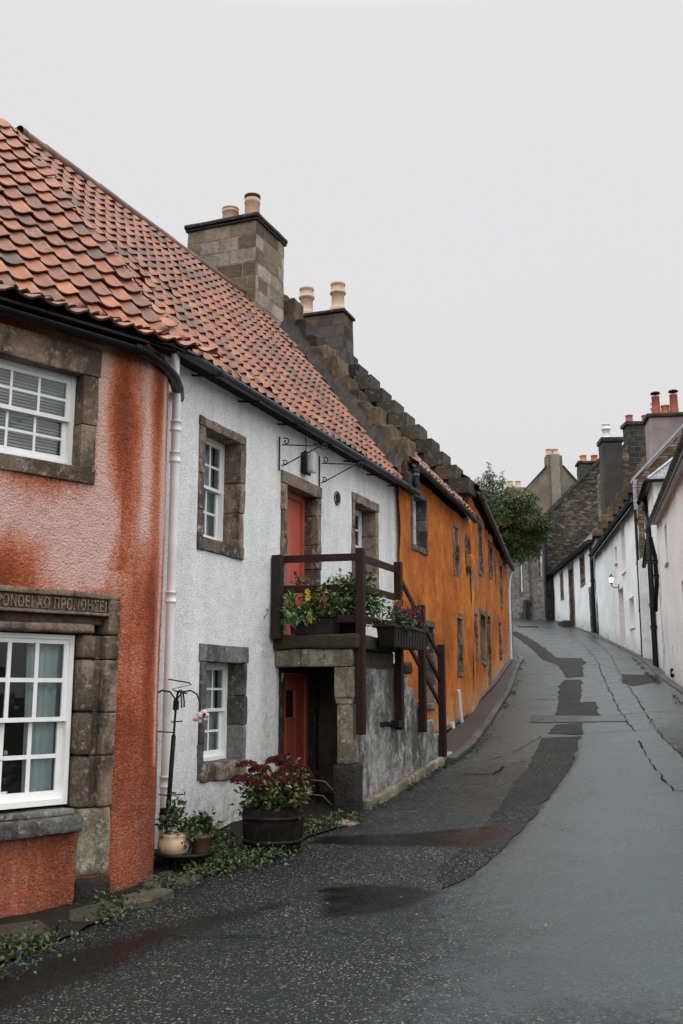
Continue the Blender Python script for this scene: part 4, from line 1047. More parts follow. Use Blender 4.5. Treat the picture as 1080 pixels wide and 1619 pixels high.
# lantern, brackets, plaque on the white wall
ln = thing('wall_lantern', 'box lantern with pale glass over the upper coral door', 'lantern', FW.p(3.86, .02, 3.36))
m = MB(FW); m.rbox(FW, 3.76, 3.96, 0, .07, 3.34, 3.68, 0, None, 0, .015); m.rbox(FW, 3.75, 3.97, .05, .09, 3.33, 3.70, 0, None, 0, .01); fix_normals(m.build('back_plate', M['black_paint'], ln))
m = MB(FW); m.rbox(FW, 3.775, 3.945, .09, .21, 3.35, 3.68, 0, None, 0, .04); fix_normals(m.build('glass_cover', M['lantern_glass'], ln))
m = MB(); m.lathe(FW.p(3.86, .14, 3.38), [(.03, 0), (.035, .05), (.05, .1), (.045, .16), (.01, .18)], 10); m.build('bulb', M['pot_white'], ln)
m = MB(FW); m.tube([FW.p(3.86, .03, 3.68), FW.p(3.87, .05, 3.8), FW.p(3.9, .02, 3.95)], .008, 6); m.build('cable', M['iron'], ln)
def scroll(c, d, up, r, turns, n, start):
    pts = []
    for i in range(n + 1):
        a = start + turns * 2 * PI * i / n; rr = r * (1 - .75 * i / n); pts.append(c + d * math.cos(a) * rr + up * math.sin(a) * rr)
    return pts
def hook_bracket(s, ztop, label):
    b_ = thing('hanging_bracket', label, 'bracket', FW.p(s, 0, ztop - .4), 'scrolled iron brackets on the white wall')
    o = FW.n; up = Vector((0, 0, 1)); d2 = (FW.n * .80 + FW.d * .6).normalized()
    m = MB(); m.tube([FW.p(s, .02, ztop + .07), FW.p(s, .02, ztop - .45)], .012, 6); m.build('back_bar', M['iron'], b_)
    m = MB(); a = FW.p(s, .03, ztop - .05); tip = a + d2 * .62 + up * .02
    m.tube([a + d2 * .05 + up * .10] + scroll(a + d2 * .09 + up * .055, d2, up, .055, -1.1, 14, 2.2), .009, 6)
    m.tube([a + d2 * .03, a + d2 * .3 + up * .005, tip], .010, 6)
    m.tube([a - up * .33 + d2 * .02, a - up * .28 + d2 * .12, tip], .010, 6)
    m.tube(scroll(a - up * .28 + d2 * .075, d2, up, .05, -1.1, 14, 2.4), .009, 6)
    m.tube([tip] + scroll(tip + d2 * .06, d2, up, .062, 1.2, 16, PI), .010, 6)
    m.build('scrolled_arm', M['iron'], b_)
hook_bracket(2.94, 3.66, 'black scrolled iron hanging bracket left of the box lantern')
hook_bracket(4.47, 3.70, 'black scrolled iron hanging bracket right of the box lantern')
m = MB(FW); c = FW.p(5.24, 0, 3.20)
n = 22
def pl(r, o): return [FW.p(5.24 + r * .125 * math.cos(2 * PI * k / n), o, 3.20 + r * .125 * math.sin(2 * PI * k / n)) for k in range(n)]
rings = [pl(1, 0), pl(1, .03), pl(.94, .04), pl(.84, .04), pl(.80, .022), pl(.01, .022)]
vs = sum(rings, []); m.add(vs, [(i * n + k, i * n + (k + 1) % n, (i + 1) * n + (k + 1) % n, (i + 1) * n + k) for i in range(5) for k in range(n)], 0, (.5, 0, 0))
for k in range(7):     # low relief
    a = 2 * PI * k / 7; q = FW.p(5.24 + .055 * math.cos(a), .022, 3.20 + .055 * math.sin(a))
    m.lathe(q, [(.001, -.02), (.022, -.012), (.028, 0), (.022, .012), (.001, .02)], 8, 1)
m.rbox(FW, 5.22, 5.26, .02, .04, 3.12, 3.28, 1, None, .004, .01)
pq = fix_normals(m.build('wall_plaque', [M['sandstone'], M['soot']])); recenter(pq); tag(pq, 'small round stone plaque carved in relief on the white wall', 'plaque')

# ------------------------------------------------------------------ orange houses
ph1 = math.degrees(math.atan2(2.12, 5.5)); FO = Frame((1.14, 19.5), ph1)
or1 = thing('cottage', 'bulging orange cottage with crow-stepped gable next to the white cottage', 'cottage', (2.2, 22.3, -1.0))
def o_dirt(fr, lowz):
    def f(s, z):
        q = fr.p(s, .1, 0); h = z - gz(q.x, q.y)
        a = .9 * max(0, min(1, (.75 - h) / .6)); bl = .3 * max(0, mnoise.noise(Vector((s * .9, z * .3, 8)))) + .4 * g1(h, 0.1, .3)
        return (.5, a, bl)
    return f
O1W = [(.82, 1.98, 2.84, 4.14), (4.22, 4.74, 2.66, 3.95), (1.50, 2.42, -.42, 1.44), (4.34, 4.95, .28, 1.78)]
def o1_path(s, z):
    o = .10 * math.sin(max(0, min(1, s / 5.9)) * PI) - (.0 if s < 4.9 else .5 * ((s - 4.9)) ** 2) + .06 * max(0, (1.0 - z) / 2) 
    return FO.p(s, o - .02, z)
wall_mesh(or1, FO, .04, 5.95, lambda s: -1.9, lambda s: 4.46 - .055 * s, O1W, 'orange_harling', .075, o_dirt(FO, -1), path=None, wob=.06, fine=.009)
def inset(O, l=.12, t=.12, b=.1): return (O[0] + l, O[1] - l, O[2] + b, O[3] - t)
for k, O in enumerate(O1W):
    sash_window(or1, FO, O, inset(O, .11, .13, .12), .24, 'grey_stone' if k == 0 else 'sandstone', 2, (2, 2), None, None, .02, True, None, .03, .05)
pm, pbase = pantile_mesh(FO, .45, 5.6, .22, 4.50, 47, 17, .30, .28, 0, 28, -.055)
pm.build('roof', M['pantile'], or1)
um = MB(FO); oa, za, _ = pbase(.03); ob, zb, _ = pbase(5.1)
um.quad(FO.p(.3, oa, za - .05), FO.p(5.8, oa, za - .38), FO.p(5.8, ob, zb - .38), FO.p(.3, ob, zb - .05)); um.quad(FO.p(-.2, ob, zb), FO.p(5.8, ob, zb - .33), FO.p(5.8, ob - 3.2, 4), FO.p(-.2, ob - 3.2, 4)); um.build('roof_boards', M['soot'], or1)
gutter(or1, [FO.p(s, .28, 4.50 - .06 * s - (.03 * max(0, s - 4) ** 2)) for s in (.25, 1.2, 2.4, 3.6, 4.6, 5.35)], .075, 'black_paint')
pipe(or1, [FO.p(.34, .26, 4.42), FO.p(.34, .26, 4.15), FO.p(.38, .27, 4.02)], .065, 'green_black_paint', 'downpipe', (4.3,))
m = MB(FO)
prism(m, FO, 5.50, 5.98, [(-.03, -2), (-.03, 4.75), (-4.0, 9.4), (-7.6, 4.6), (-7.6, -2)]); m.build('gable_wall', M['dark_rubble'], or1)
m = MB(FO); nst = 12
for i in range(nst):      # crow steps
    b0 = .10 - i * .318; zb_ = 4.78 + i * .372
    m.rbox(FO, 5.36 + U(-.03, .03), 6.14 + U(-.03, .03), b0 - .50, b0 + U(-.03, .05), zb_ + .08, zb_ + .46 + U(-.02, .02), 0, (U(0, .8), 0, 0), .009, .008, .12)
fix_normals(m.build('crowsteps', M['dark_stone'], or1))
m = MB(FO); m.rbox(FO, 4.95, 5.75, -4.75, -3.08, 7.4, 9.92, 0, (.4, 0, 0), .02, .03, .2, 12); ch = fix_normals(m.build('chimney', M['dark_ashlar'], or1))
m = MB(FO); m.rbox(FO, 4.90, 5.80, -4.80, -3.03, 9.93, 10.02, 0, (.3, 0, 0), .008, .03); fix_normals(m.build('cope', M['dark_stone'], ch))
for o in (-3.33, -4.25): chimney_pot(ch, FO.p(5.2, o, 10.03), POT_CROWN(.19, .82), 'terracotta_pale')
m = MB(FO); m.rbox(FO, 5.62, 5.97, -.1, .10, 3.0, 3.34, 0, (.5, .3, .6), .06, .03); fix_normals(m.build('corbel', M['orange_harling'], or1))
pipe(or1, [FO.p(4.05, .10, -.02), FO.p(4.15, .11, -.5), FO.p(4.22, .12, -.78)], .045, 'pipe_white', 'waste_pipe')
pipe(or1, [FO.p(3.35, .12, -.72), FO.p(3.36, .14, -1.0)], .055, 'pipe_white', 'waste_pipe')

ph2 = math.degrees(math.atan2(3.75, 16.5)); F2 = Frame((3.26, 25.0), ph2)
or2 = thing('house', 'long orange house with a row of narrow openings farther up the street', 'house', (5, 32.8, .3))
O2W = [(2.3, 3.75, 3.14, 4.72), (6.05, 7.6, 3.43, 4.62), (8.6, 9.2, 3.5, 4.4), (11.0, 12.3, 2.9, 4.62), (.2, .95, 2.56, 3.08), (.62, 1.5, .78, 2.05), (2.3, 4.05, .66, 2.18), (4.65, 5.85, .12, 2.3), (9.7, 11.0, 1.04, 2.42)]
wall_mesh(or2, F2, .0, 14.9, lambda s: -1.9 + .06 * s, lambda s: 4.98 - .014 * s, O2W, 'orange_harling', .12, o_dirt(F2, 0), wob=.08, fine=.010)
for k, O in enumerate(O2W):
    if k == 7: plank_door(or2, F2, (O[0] + .14, O[1] - .12, O[2], O[3] - .15), .22, 'weathered_timber', O, 'sandstone', 4, .02); continue
    if k == 4:
        m = MB(F2); m.rbox(F2, O[0] - .02, O[1] + .02, -.25, .02, O[2] - .02, O[3] + .02, 0, (.7, 0, 0), .01, .02); fix_normals(m.build('niche_stone', M['sandstone'], or2)); continue
    sash_window(or2, F2, O, inset(O, .12, .14, .12), .22, 'grey_stone' if k % 3 == 1 else 'sandstone', 2, (2, 2), None, None, .02, True, None, .035, .05)
pm, pbase = pantile_mesh(F2, .0, 15.2, .24, 5.03, 40, 14, .36, .30, 0, 28, -.016)
pm.build('roof', M['pantile'], or2)
um = MB(F2); oa, za, _ = pbase(.03); ob, zb, _ = pbase(5.0); um.quad(F2.p(0, oa, za), F2.p(15.2, oa, za - .24), F2.p(15.2, ob, zb - .24), F2.p(0, ob, zb)); um.quad(F2.p(0, ob, zb), F2.p(15.2, ob, zb - .24), F2.p(15.2, ob - 3.6, 4.8), F2.p(0, ob - 3.6, 4.8)); um.build('roof_boards', M['soot'], or2)
gutter(or2, [F2.p(s, .28, 4.96 - .018 * s) for s in (-.1, 2, 4, 6, 8, 10, 12, 14, 15.0)], .08, 'black_paint')
m = MB(F2); prism(m, F2, 14.55, 14.92, [(-.03, -1), (-.03, 4.7), (-3.4, 7.8), (-6.9, 4.7), (-6.9, -1)]); prism(m, F2, .01, .3, [(-.02, -1), (-.02, 4.9), (-3.4, 7.9), (-6.9, 4.85), (-6.9, -1)]); m.build('gable_wall', M['orange_harling'], or2)
pipe(or2, [F2.p(14.86, .22, 4.62), F2.p(14.84, .14, 4.3), F2.p(14.84, .10, 3.9), F2.p(14.84, .10, 1.05)], .06, 'pipe_white', 'downpipe', (2.4,))
cp = MB(); ch2 = None
m = MB(F2); m.rbox(F2, .2, .9, -4.1, -3.0, 6.2, 7.6, 0, None, .02, .03); ch2 = fix_normals(m.build('chimney', M['dark_ashlar'], or2))
chimney_pot(ch2, F2.p(.55, -3.3, 7.6), POT_PLAIN(.17, .5), 'terracotta_buff')
# ------------------------------------------------------------------ forestair in front of the white cottage
st = thing('forestair', 'stone forestair with a roofed porch under its mossy landing', 'outside stair', FW.p(5, .7, -1.5))
fw = FW
m = MB(fw); m.rbox(fw, 2.82, 3.9, -.0, 1.30, .56, .76, 0, (.4, 0, 0), .018, .03); m.rbox(fw, 3.905, 4.75, -.0, 1.30, .56, .765, 0, (.2, 0, 0), .018, .03); fix_normals(m.build('landing', M['mossy_slab'], st))
m = MB(fw); m.rbox(fw, 2.87, 3.16, 0, .42, .31, .555, 0, (.3, 0, 0), .01, .02); m.rbox(fw, 2.87, 3.16, .425, 1.20, .31, .555, 0, (.8, 0, 0), .01, .02); fix_normals(m.build('lintel', M['pale_stone'], st))
m = MB(fw)
m.rbox(fw, 2.88, 3.20, .93, 1.22, -.12, .305, 0, (.6, 0, 0), .008, .015)
prism(m, fw, 2.90, 3.18, [(.96, -.20), (1.19, -.20), (1.215, -.121), (.935, -.121)]); 
m.rbox(fw, 2.905, 3.18, .96, 1.19, -1.02, -.195, 0, (.6, 0, 0), .008, .03)
fix_normals(m.build('pillar', M['pale_stone'], st))
m = MB(fw); m.rbox(fw, 2.87, 3.22, .92, 1.24, -2.1, -1.022, 0, (.4, 0, 0), .012, .03); fix_normals(m.build('pillar_base', M['black_stone'], st))
# porch back and inner side, solid stair flank and treads
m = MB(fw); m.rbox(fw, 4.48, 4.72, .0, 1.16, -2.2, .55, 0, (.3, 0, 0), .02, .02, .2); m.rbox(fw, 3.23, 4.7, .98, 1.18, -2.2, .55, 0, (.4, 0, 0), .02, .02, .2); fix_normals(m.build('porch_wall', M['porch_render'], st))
m = MB(fw)
NS = 9; zs0, ss0 = .76, 4.75; tr = .305; ri = .212
for i in range(NS):
    a = ss0 + i * tr; ztop = zs0 - (i + 1) * ri
    m.rbox(fw, a, a + tr + .02, 0.02, 1.02, ztop - .25, ztop, 0, None, .008, .02, .3)
    m.box(fw, a, a + tr, .03, 1.0, -2.2, ztop - .2)
fix_normals(m.build('steps', M['grey_stone'], st))
m = MB(fw)
segs = [(3.22, 4.80, .30), (4.80, 5.30, .26), (5.30, 5.75, .02), (5.75, 6.35, -.20), (6.35, 6.85, -.52), (6.85, 7.45, -.80)]
for a, c, zt in segs: m.rbox(fw, a, c + .004, .99, 1.215, -2.2, zt, 0, (.5, 0, 0), .03, .03, .15, 14)
fix_normals(m.build('flank_wall', M['stair_render'], st))
m = MB(fw)
for a, c in ((3.24, 4.2), (4.21, 5.3), (5.31, 6.4), (6.41, 7.55)):
    q0, q1 = fw.p(a, 1.3, 0), fw.p(c, 1.3, 0); k = len(m.v)
    m.rbox(fw, a, c, 1.20, 1.34, -.3, .13, 0, None, .014, .03, .2)
    za, zc = gz(q0.x, q0.y), gz(q1.x, q1.y)
    for i in range(k, len(m.v)):
        v = Vector(m.v[i]); s = (v - fw.P).dot(fw.d); m.v[i] = (v.x, v.y, v.z + za + (zc - za) * (s - a) / (c - a))
fix_normals(m.build('base_course', M['pale_stone'], st))
m = MB(fw); m.rbox(fw, 5.15, 5.5, 1.0, 1.25, .24, .42, 0, (.1, 0, 0), .02, .03); fix_normals(m.build('cap_stone', M['black_stone'], st))
m = MB(fw); m.box(fw, 3.95, 4.45, 1.215, 1.23, -.56, -.48); m.box(fw, 4.43, 4.62, 1.215, 1.36, -.57, -.47); fix_normals(m.build('iron_strap', M['iron'], st))
# timber railing
rl = thing('railing', 'dark brown timber railing round the landing and down the outside stair', 'railing', fw.p(4.5, 1.2, -.6))
def post(s, o, z0, z1, mat='brown_timber', w=.115):
    m = MB(fw); m.rbox(fw, s, s + w, o, o + w, z0, z1, 0, None, .003, .005, .5); return fix_normals(m.build('post', M[mat], rl))
post(2.69, .03, .70, 1.91, 'weathered_timber', .14); post(2.93, 1.235, -.62, 1.98); post(4.62, 1.235, -.62, 1.98); post(5.82, 1.235, -.70, 1.39); post(6.98, 1.235, -1.15, .78)
def rail(a, c, h=.10, th=.04, mat='brown_timber'):
    a, c = Vector(a), Vector(c); d = (c - a); L = d.length; m = MB(fw)
    dh = Vector((d.x, d.y, 0)).normalized(); f = Frame((a.x, a.y), 0); f.d = dh; f.n = Vector((dh.y, -dh.x, 0)); k = len(m.v); Lh = Vector((d.x, d.y, 0)).length
    m.rbox(f, 0, Lh, -th / 2, th / 2, a.z - h / 2, a.z + h / 2, 0, None, .002, .004, .5)
    for i in range(k, len(m.v)):
        v = Vector(m.v[i]); s = (v - f.P).dot(dh); m.v[i] = (v.x, v.y, v.z + d.z * s / Lh)
    return fix_normals(m.build('rail', M[mat], rl))
for z in (1.86, 1.42, .98): rail(fw.p(2.86, .06, z - .0), fw.p(3.03, 1.28, z + .005), .105)
for z in (1.86, 1.42, .98): rail(fw.p(3.05, 1.26, z), fw.p(4.63, 1.26, z), .105)
for dz in (0, -.42, -.84):
    rail(fw.p(4.74, 1.26, 1.80 + dz * .98), fw.p(5.82, 1.26, 1.22 + dz * .98), .09); rail(fw.p(5.93, 1.26, 1.18 + dz), fw.p(6.98, 1.26, .60 + dz), .09)

# ------------------------------------------------------------------ plants and pots
UPV = Vector((0, 0, 1))
def rdir(up=.3):
    v = Vector((random.gauss(0, 1), random.gauss(0, 1), random.gauss(up, .7))); return v.normalized()
def bush(m, c, r, n, L, W, mi=0, lo=-.3, out=.7, clump=0, tone=(.5, .22)):
    c = Vector(c)
    cl = [c + Vector((random.gauss(0, r[0] * .5), random.gauss(0, r[1] * .5), random.gauss(.15, .45) * r[2])) for _ in range(clump)] if clump else None
    for i in range(n):
        if cl and R() < .8:
            q = random.choice(cl) + Vector((random.gauss(0, 1), random.gauss(0, 1), random.gauss(0, 1))) * min(r) * .22
        else:
            v = rdir(0); v = v * (R() ** .4); q = c + Vector((v.x * r[0], v.y * r[1], max(lo, v.z) * r[2]))
        d = (q - c); d = Vector((d.x / r[0], d.y / r[1], d.z / r[2])); dd = (d * out + rdir(.2)).normalized()
        m.leaf(q, dd, rdir(1.2), L * U(.6, 1.25), W * U(.7, 1.2), (min(1, max(0, random.gauss(*tone))), 0, 0), .2, U(0, .5), mi)
def trough(root, fr, s0, s1, o0, o1, z0, z1, tilt=0):
    m = MB(fr); t = .03
    for (a, c, e, f_) in ((s0, s1, o0, o0 + .02), (s0, s1, o1 - .02, o1), (s0, s0 + .02, o0, o1), (s1 - .02, s1, o0, o1)):
        k = len(m.v); m.box(fr, a, c, e, f_, z0, z1)
    m.box(fr, s0, s1, o0, o1, z0, z0 + .02); m.rbox(fr, s0 - .02, s1 + .02, o0 - .02, o0 + .015, z1 - .03, z1 + .015, 0, None, 0, .008); m.rbox(fr, s0 - .02, s1 + .02, o1 - .015, o1 + .02, z1 - .03, z1 + .015, 0, None, 0, .008)
    m.rbox(fr, s0 - .02, s0 + .015, o0, o1, z1 - .03, z1 + .014, 0, None, 0, .008); m.rbox(fr, s1 - .015, s1 + .02, o0, o1, z1 - .03, z1 + .014, 0, None, 0, .008)
    # ribs
    nr = 11
    for i in range(nr):
        x = s0 + (s1 - s0) * (i + .5) / nr
        for o in (o0, o1): m.box(fr, x - .012, x + .012, o - .008, o + .008, z0 + .02, z1 - .04)
    for i in range(5):
        y = o0 + (o1 - o0) * (i + .5) / 5
        for s in (s0, s1): m.box(fr, s - .008, s + .008, y - .012, y + .012, z0 + .02, z1 - .04)
    # taper to the foot
    cs, co2 = (s0 + s1) / 2, (o0 + o1) / 2
    for i, v in enumerate(m.v):
        v = Vector(v); s = (v - fr.P).dot(fr.d); o = (v - fr.P).dot(fr.n); kf = 1 - .16 * max(0, min(1, (z1 - v.z) / (z1 - z0)))
        q = fr.p(cs + (s - cs) * (1 - (1 - kf) * .45), co2 + (o - co2) * kf, v.z); m.v[i] = tuple(q)
    return fix_normals(m.build('trough', M['plastic_brown'], root))
# frame across the landing's near end: s along the end rail, o towards the camera
fe = Frame((fw.p(2.96, .12, 0).x, fw.p(2.96, .12, 0).y), 0); dd = (fw.p(3.04, 1.2, 0) - fw.p(2.96, .12, 0)); fe.d = dd.normalized(); fe.n = -fw.d
t1 = thing('planted_trough', 'brown ribbed trough of yellow flowers standing at the near end of the landing', 'planter', fe.p(.5, -.1, .765))
trough(t1, fe, .16, .82, -.03, .17, .77, 1.03)
m = MB(); m.quad(fe.p(.17, -.02, 1.0), fe.p(.81, -.02, 1.0), fe.p(.81, .16, 1.0), fe.p(.17, .16, 1.0)); m.build('soil', M['soil'], t1)
m = MB(); bush(m, fe.p(.30, .1, 1.10), (.30, .22, .17), 520, .095, .05, 0, -.6, .8, 14); bush(m, fe.p(.62, .05, 1.12), (.2, .18, .18), 260, .085, .042, 0, -.6, .8, 5, (.35, .2))
for i in range(26): q = fe.p(U(.06, .5), .18, U(.98, 1.08)); m.leaf(q, Vector((U(-.4, .4), -.5, U(-1.1, -.3))), fe.n, U(.10, .17), U(.05, .075), (U(.3, .8), 0, 0))
m.build('foliage', M['leaf_laurel'], t1)
m = MB()
for (s, z, r_) in ((.47, 1.36, .05), (.475, 1.27, .055), (.30, 1.30, .05)):
    c = fe.p(s, .27, z)
    for k in range(12): a = 2 * PI * k / 6 + U(0, .4); m.leaf(c, fe.d * math.cos(a) + UPV * math.sin(a) + fe.n * U(.1, .6), fe.n, r_, r_ * .8, (1.0 if s == .30 else U(0, .8), 0, 0), .1, .2)
m.build('flower', M['bloom_yellow'], t1)
m = MB()
for i in range(60): q = fe.p(.66 + random.gauss(0, .05), .2 + U(-.05, .05), 1.38 + random.gauss(-.1, .08)); m.leaf(q, Vector((U(-.5, .5), U(-.5, .5), -1)), rdir(0), U(.05, .11), U(.015, .03), (R(), 0, 0), .2, .5)
m.build('dead_flower', M['dead_bloom'], t1)
m = MB(); q = fe.p(.475, .24, 1.10)
m.leaf(q, Vector((.15, -.1, -1)), fe.n, .20, .10, (.2, 0, 0), .1, .2); m.build('yellow_leaf', M['bloom_yellow'], t1)
# big leafy shrub in a tub behind the corner post
t2 = thing('potted_shrub', 'large glossy green shrub in a dark tub on the landing behind the corner post', 'potted shrub', fw.p(3.65, .8, .765))
m = MB(); m.lathe(fw.p(3.6, .80, .766), [(.16, 0), (.17, .02), (.22, .30), (.235, .31), (.235, .34), (.2, .34), (.19, .3), (.001, .3)], 20); m.build('tub', M['plastic_brown'], t2)
m = MB(); bush(m, fw.p(3.62, .82, 1.27), (.50, .50, .32), 2300, .10, .052, 0, -.85, .9, 46, (.50, .24))
for i in range(14): a = U(0, 6.28); m.tube([fw.p(3.6, .8, 1.08), fw.p(3.6 + .2 * math.cos(a), .8 + .2 * math.sin(a), 1.3), fw.p(3.6 + .34 * math.cos(a), .8 + .34 * math.sin(a), 1.25 + U(.0, .25))], [.009, .007, .004], 5, 1)
m.build('foliage', [M['leaf_laurel'], M['bark']], t2)
# trough hung outside the street-side rail
t3 = thing('planted_trough', 'dark trough of red heather, blue and orange flowers hung outside the stair railing', 'planter', fw.p(4.3, 1.45, .56))
ft = Frame((fw.p(3.45, 1.36, 0).x, fw.p(3.45, 1.36, 0).y), 21.8)
trough(t3, ft, .0, 1.55, .0, .27, .60, .90)
m = MB(); m.quad(ft.p(.02, .02, .86), ft.p(1.5, .02, .86), ft.p(1.5, .25, .86), ft.p(.02, .25, .86)); m.build('soil', M['soil'], t3)
m = MB(); bush(m, ft.p(.42, .13, .98), (.40, .18, .14), 330, .075, .034, 0, -.4, .8, 10)
for i in range(6): s = U(.2, .6); m.tube([ft.p(s, .13, .9), ft.p(s + U(-.05, .08), .15, 1.12), ft.p(s + U(-.05, .1), .17, 1.28)], .006, 5)
m.build('foliage', M['leaf_dark'], t3)
m = MB()
for i in range(1100):
    c0 = ft.p(1.1 + random.gauss(0, .26), .13 + U(-.1, .1), .93 + abs(random.gauss(0, .13))); m.leaf(c0, Vector((U(-.4, .4), U(-.4, .4), 1)), rdir(0), U(.05, .12), U(.012, .026), (R() ** 1.2, 0, 0))
m.build('heather', M['leaf_heather'], t3)
m = MB()
for i in range(34):
    c0 = ft.p(U(.05, .62), .16 + U(-.1, .14), 1.0 + U(-.06, .10))
    for k in range(5): a = 2 * PI * k / 5; m.leaf(c0, Vector((math.cos(a), math.sin(a), .4)), UPV, .026, .022, (U(0, .33), 0, 0), .1, 0)
m.build('blue_flower', M['bloom_mixed'], t3)
m = MB()
for (s, z) in ((.44, 1.30), (.52, 1.22), (.60, 1.20), (.36, 1.27)):
    c0 = ft.p(s + .2, .12, z)
    for k in range(14): m.leaf(c0, rdir(.3), rdir(0), .055, .05, (U(.75, 1), 0, 0), .2, .2)
m.build('orange_flower', M['bloom_mixed'], t3)

# half barrel with sedum
bx, by = -.79, 11.98; bz = gz(bx, by) + .01
t4 = thing('barrel_planter', 'half barrel of dark maroon sedum heads beside the lower coral door', 'planter', (bx, by, bz))
m = MB(); m.lathe((bx, by, bz), [(.30, -.03), (.31, .0), (.345, .16), (.355, .30), (.345, .46), (.33, .46), (.33, .40), (.001, .40)], 112, 0, None)
for k in range(len(m.v)):       # staves, each a little out of line
    v = Vector(m.v[k]) - Vector((bx, by, bz)); a = math.atan2(v.y, v.x) / (2 * PI) * 16 % 1; st_ = int(math.atan2(v.y, v.x) / (2 * PI) * 16 + 16)
    f = 1 - .035 * max(0, 1 - min(a, 1 - a) / .09) + .012 * math.sin(st_ * 7.3); h = .012 * math.sin(st_ * 4.1) * (v.z > .44)
    if v.x ** 2 + v.y ** 2 > .04: m.v[k] = (bx + v.x * f, by + v.y * f, bz + v.z + h)
m.build('barrel', M['barrel_wood'], t4)
m = MB(); 
for z, r_ in ((.10, .342), (.36, .362)): m.lathe((bx, by, bz + z), [(r_, -.02), (r_ + .004, -.018), (r_ + .008, .018), (r_ + .004, .02)], 30)
m.build('hoop', M['iron'], t4)
m = MB(); bush(m, (bx, by, bz + .58), (.37, .37, .28), 1500, .085, .045, 0, -.75, .8, 26, (.45, .25))
for i in range(9):
    a = U(0, 6.28); m.tube([(bx, by, bz + .4), (bx + .2 * math.cos(a), by + .2 * math.sin(a), bz + .7), (bx + .3 * math.cos(a), by + .3 * math.sin(a), bz + .9)], .008, 5, 0, (.4, 0, 0))
m.build('foliage', M['leaf_sedum'], t4)
m = MB()
heads = [(-.31, -.05, .93, .12), (-.20, .12, .86, .10), (-.28, -.22, .78, .13), (-.40, -.05, .76, .09), (-.02, .14, .96, .08), (.10, .05, .99, .11), (.19, -.05, .90, .12), (.30, .04, .87, .11), (.36, -.08, .82, .10), (.02, -.18, .80, .13), (.20, -.22, .78, .12), (-.12, -.05, .88, .08), (.12, .2, .93, .09), (-.1, -.28, .72, .09), (.30, -.2, .70, .08)]
for (x, y, z, r_) in heads:
    tn = R(); r_ *= 1.15
    for i in range(560):
        a = U(0, 6.28); rr = r_ * math.sqrt(R()); h = .05 * (1 - (rr / r_) ** 2)
        q = Vector((bx + x + rr * math.cos(a), by + y + rr * math.sin(a), bz + z + h + U(-.03, .012)))
        m.leaf(q, rdir(.8), rdir(0), .019, .018, (min(1, max(0, tn * .6 + U(0, .5))), 0, 0), .3, .2)
m.build('sedum_head', M['bloom_maroon'], t4)
m = MB()
for (x, z) in ((.42, .78), (.40, .62)):
    pts = [Vector((bx + .30, by - .1, bz + .5 + (z - .7))), Vector((bx + x, by - .12, bz + z)), Vector((bx + x + .18, by - .15, bz + z - .02)), Vector((bx + x + .28, by - .16, bz + z - .12))]
    m.tube(pts, [.006, .005, .004, .002], 5)
m.build('dry_grass', M['dead_bloom'], t4)

# two pots on a dark tray at the foot of the white rain pipe
tx, ty = -1.72, 11.28; tz = gz(tx, ty) + .03
ty_ = thing('pot_tray', 'low black iron tray on stones carrying two plant pots', 'pot stand', (tx, ty, tz))
m = MB(); m.lathe((tx, ty, tz + .10), [(.001, 0), (.30, 0), (.33, .015), (.34, .05), (.32, .05), (.31, .025), (.001, .025)], 24); m.build('tray', M['iron'], ty_)
for a in (.4, 2.4, 4.5): m = MB(); m.tube([(tx + .2 * math.cos(a), ty + .2 * math.sin(a), tz - .03), (tx + .22 * math.cos(a), ty + .22 * math.sin(a), tz + .10)], .02, 8); m.build('leg', M['iron'], ty_)
def pot_plant(label, c, prof, pmat, leafmat, n, r, L, W, extra=None, tone=(.5, .22)):
    t = thing('potted_plant', label, 'potted plant', c)
    m = MB(); m.lathe(c, prof, 24); m.build('pot', M[pmat], t)
    m = MB(); m.lathe((c[0], c[1], c[2] + prof[-1][1] - .03), [(prof[-1][0] * .95, 0), (.001, .005)], 16); m.build('soil', M['soil'], t)
    m = MB(); bush(m, (c[0], c[1], c[2] + prof[-1][1] + r[2] * .5), r, n, L, W, 0, -.6, .8, 8, tone); m.build('foliage', M[leafmat], t)
    if extra: extra(t, c)
    return t
def petals(t, c):
    m = MB()
    for i in range(5):
        q = Vector((c[0] + U(-.15, .15), c[1] + U(-.12, .1), c[2] + U(.34, .42)))
        for k in range(7): m.leaf(q, rdir(.2), rdir(0), .03, .026, (R(), 0, 0))
    m.build('flower', M['bloom_maroon'], t)
pot_plant('cream glazed pot of dark leaves on the tray nearest the rain pipe', (tx - .09, ty - .08, tz + .125), [(.11, 0), (.15, .02), (.175, .09), (.17, .15), (.155, .19), (.165, .21), (.15, .215)], 'glazed_cream', 'leaf_dark', 330, (.19, .17, .17), .07, .045, petals, (.38, .2))
pot_plant('brown clay pot of fresh green leaves on the tray beside the cream pot', (tx + .18, ty + .06, tz + .125), [(.09, 0), (.10, .01), (.135, .15), (.145, .155), (.145, .185), (.13, .185)], 'pot_brown', 'leaf_weed', 330, (.22, .18, .14), .075, .055, None, (.62, .2))

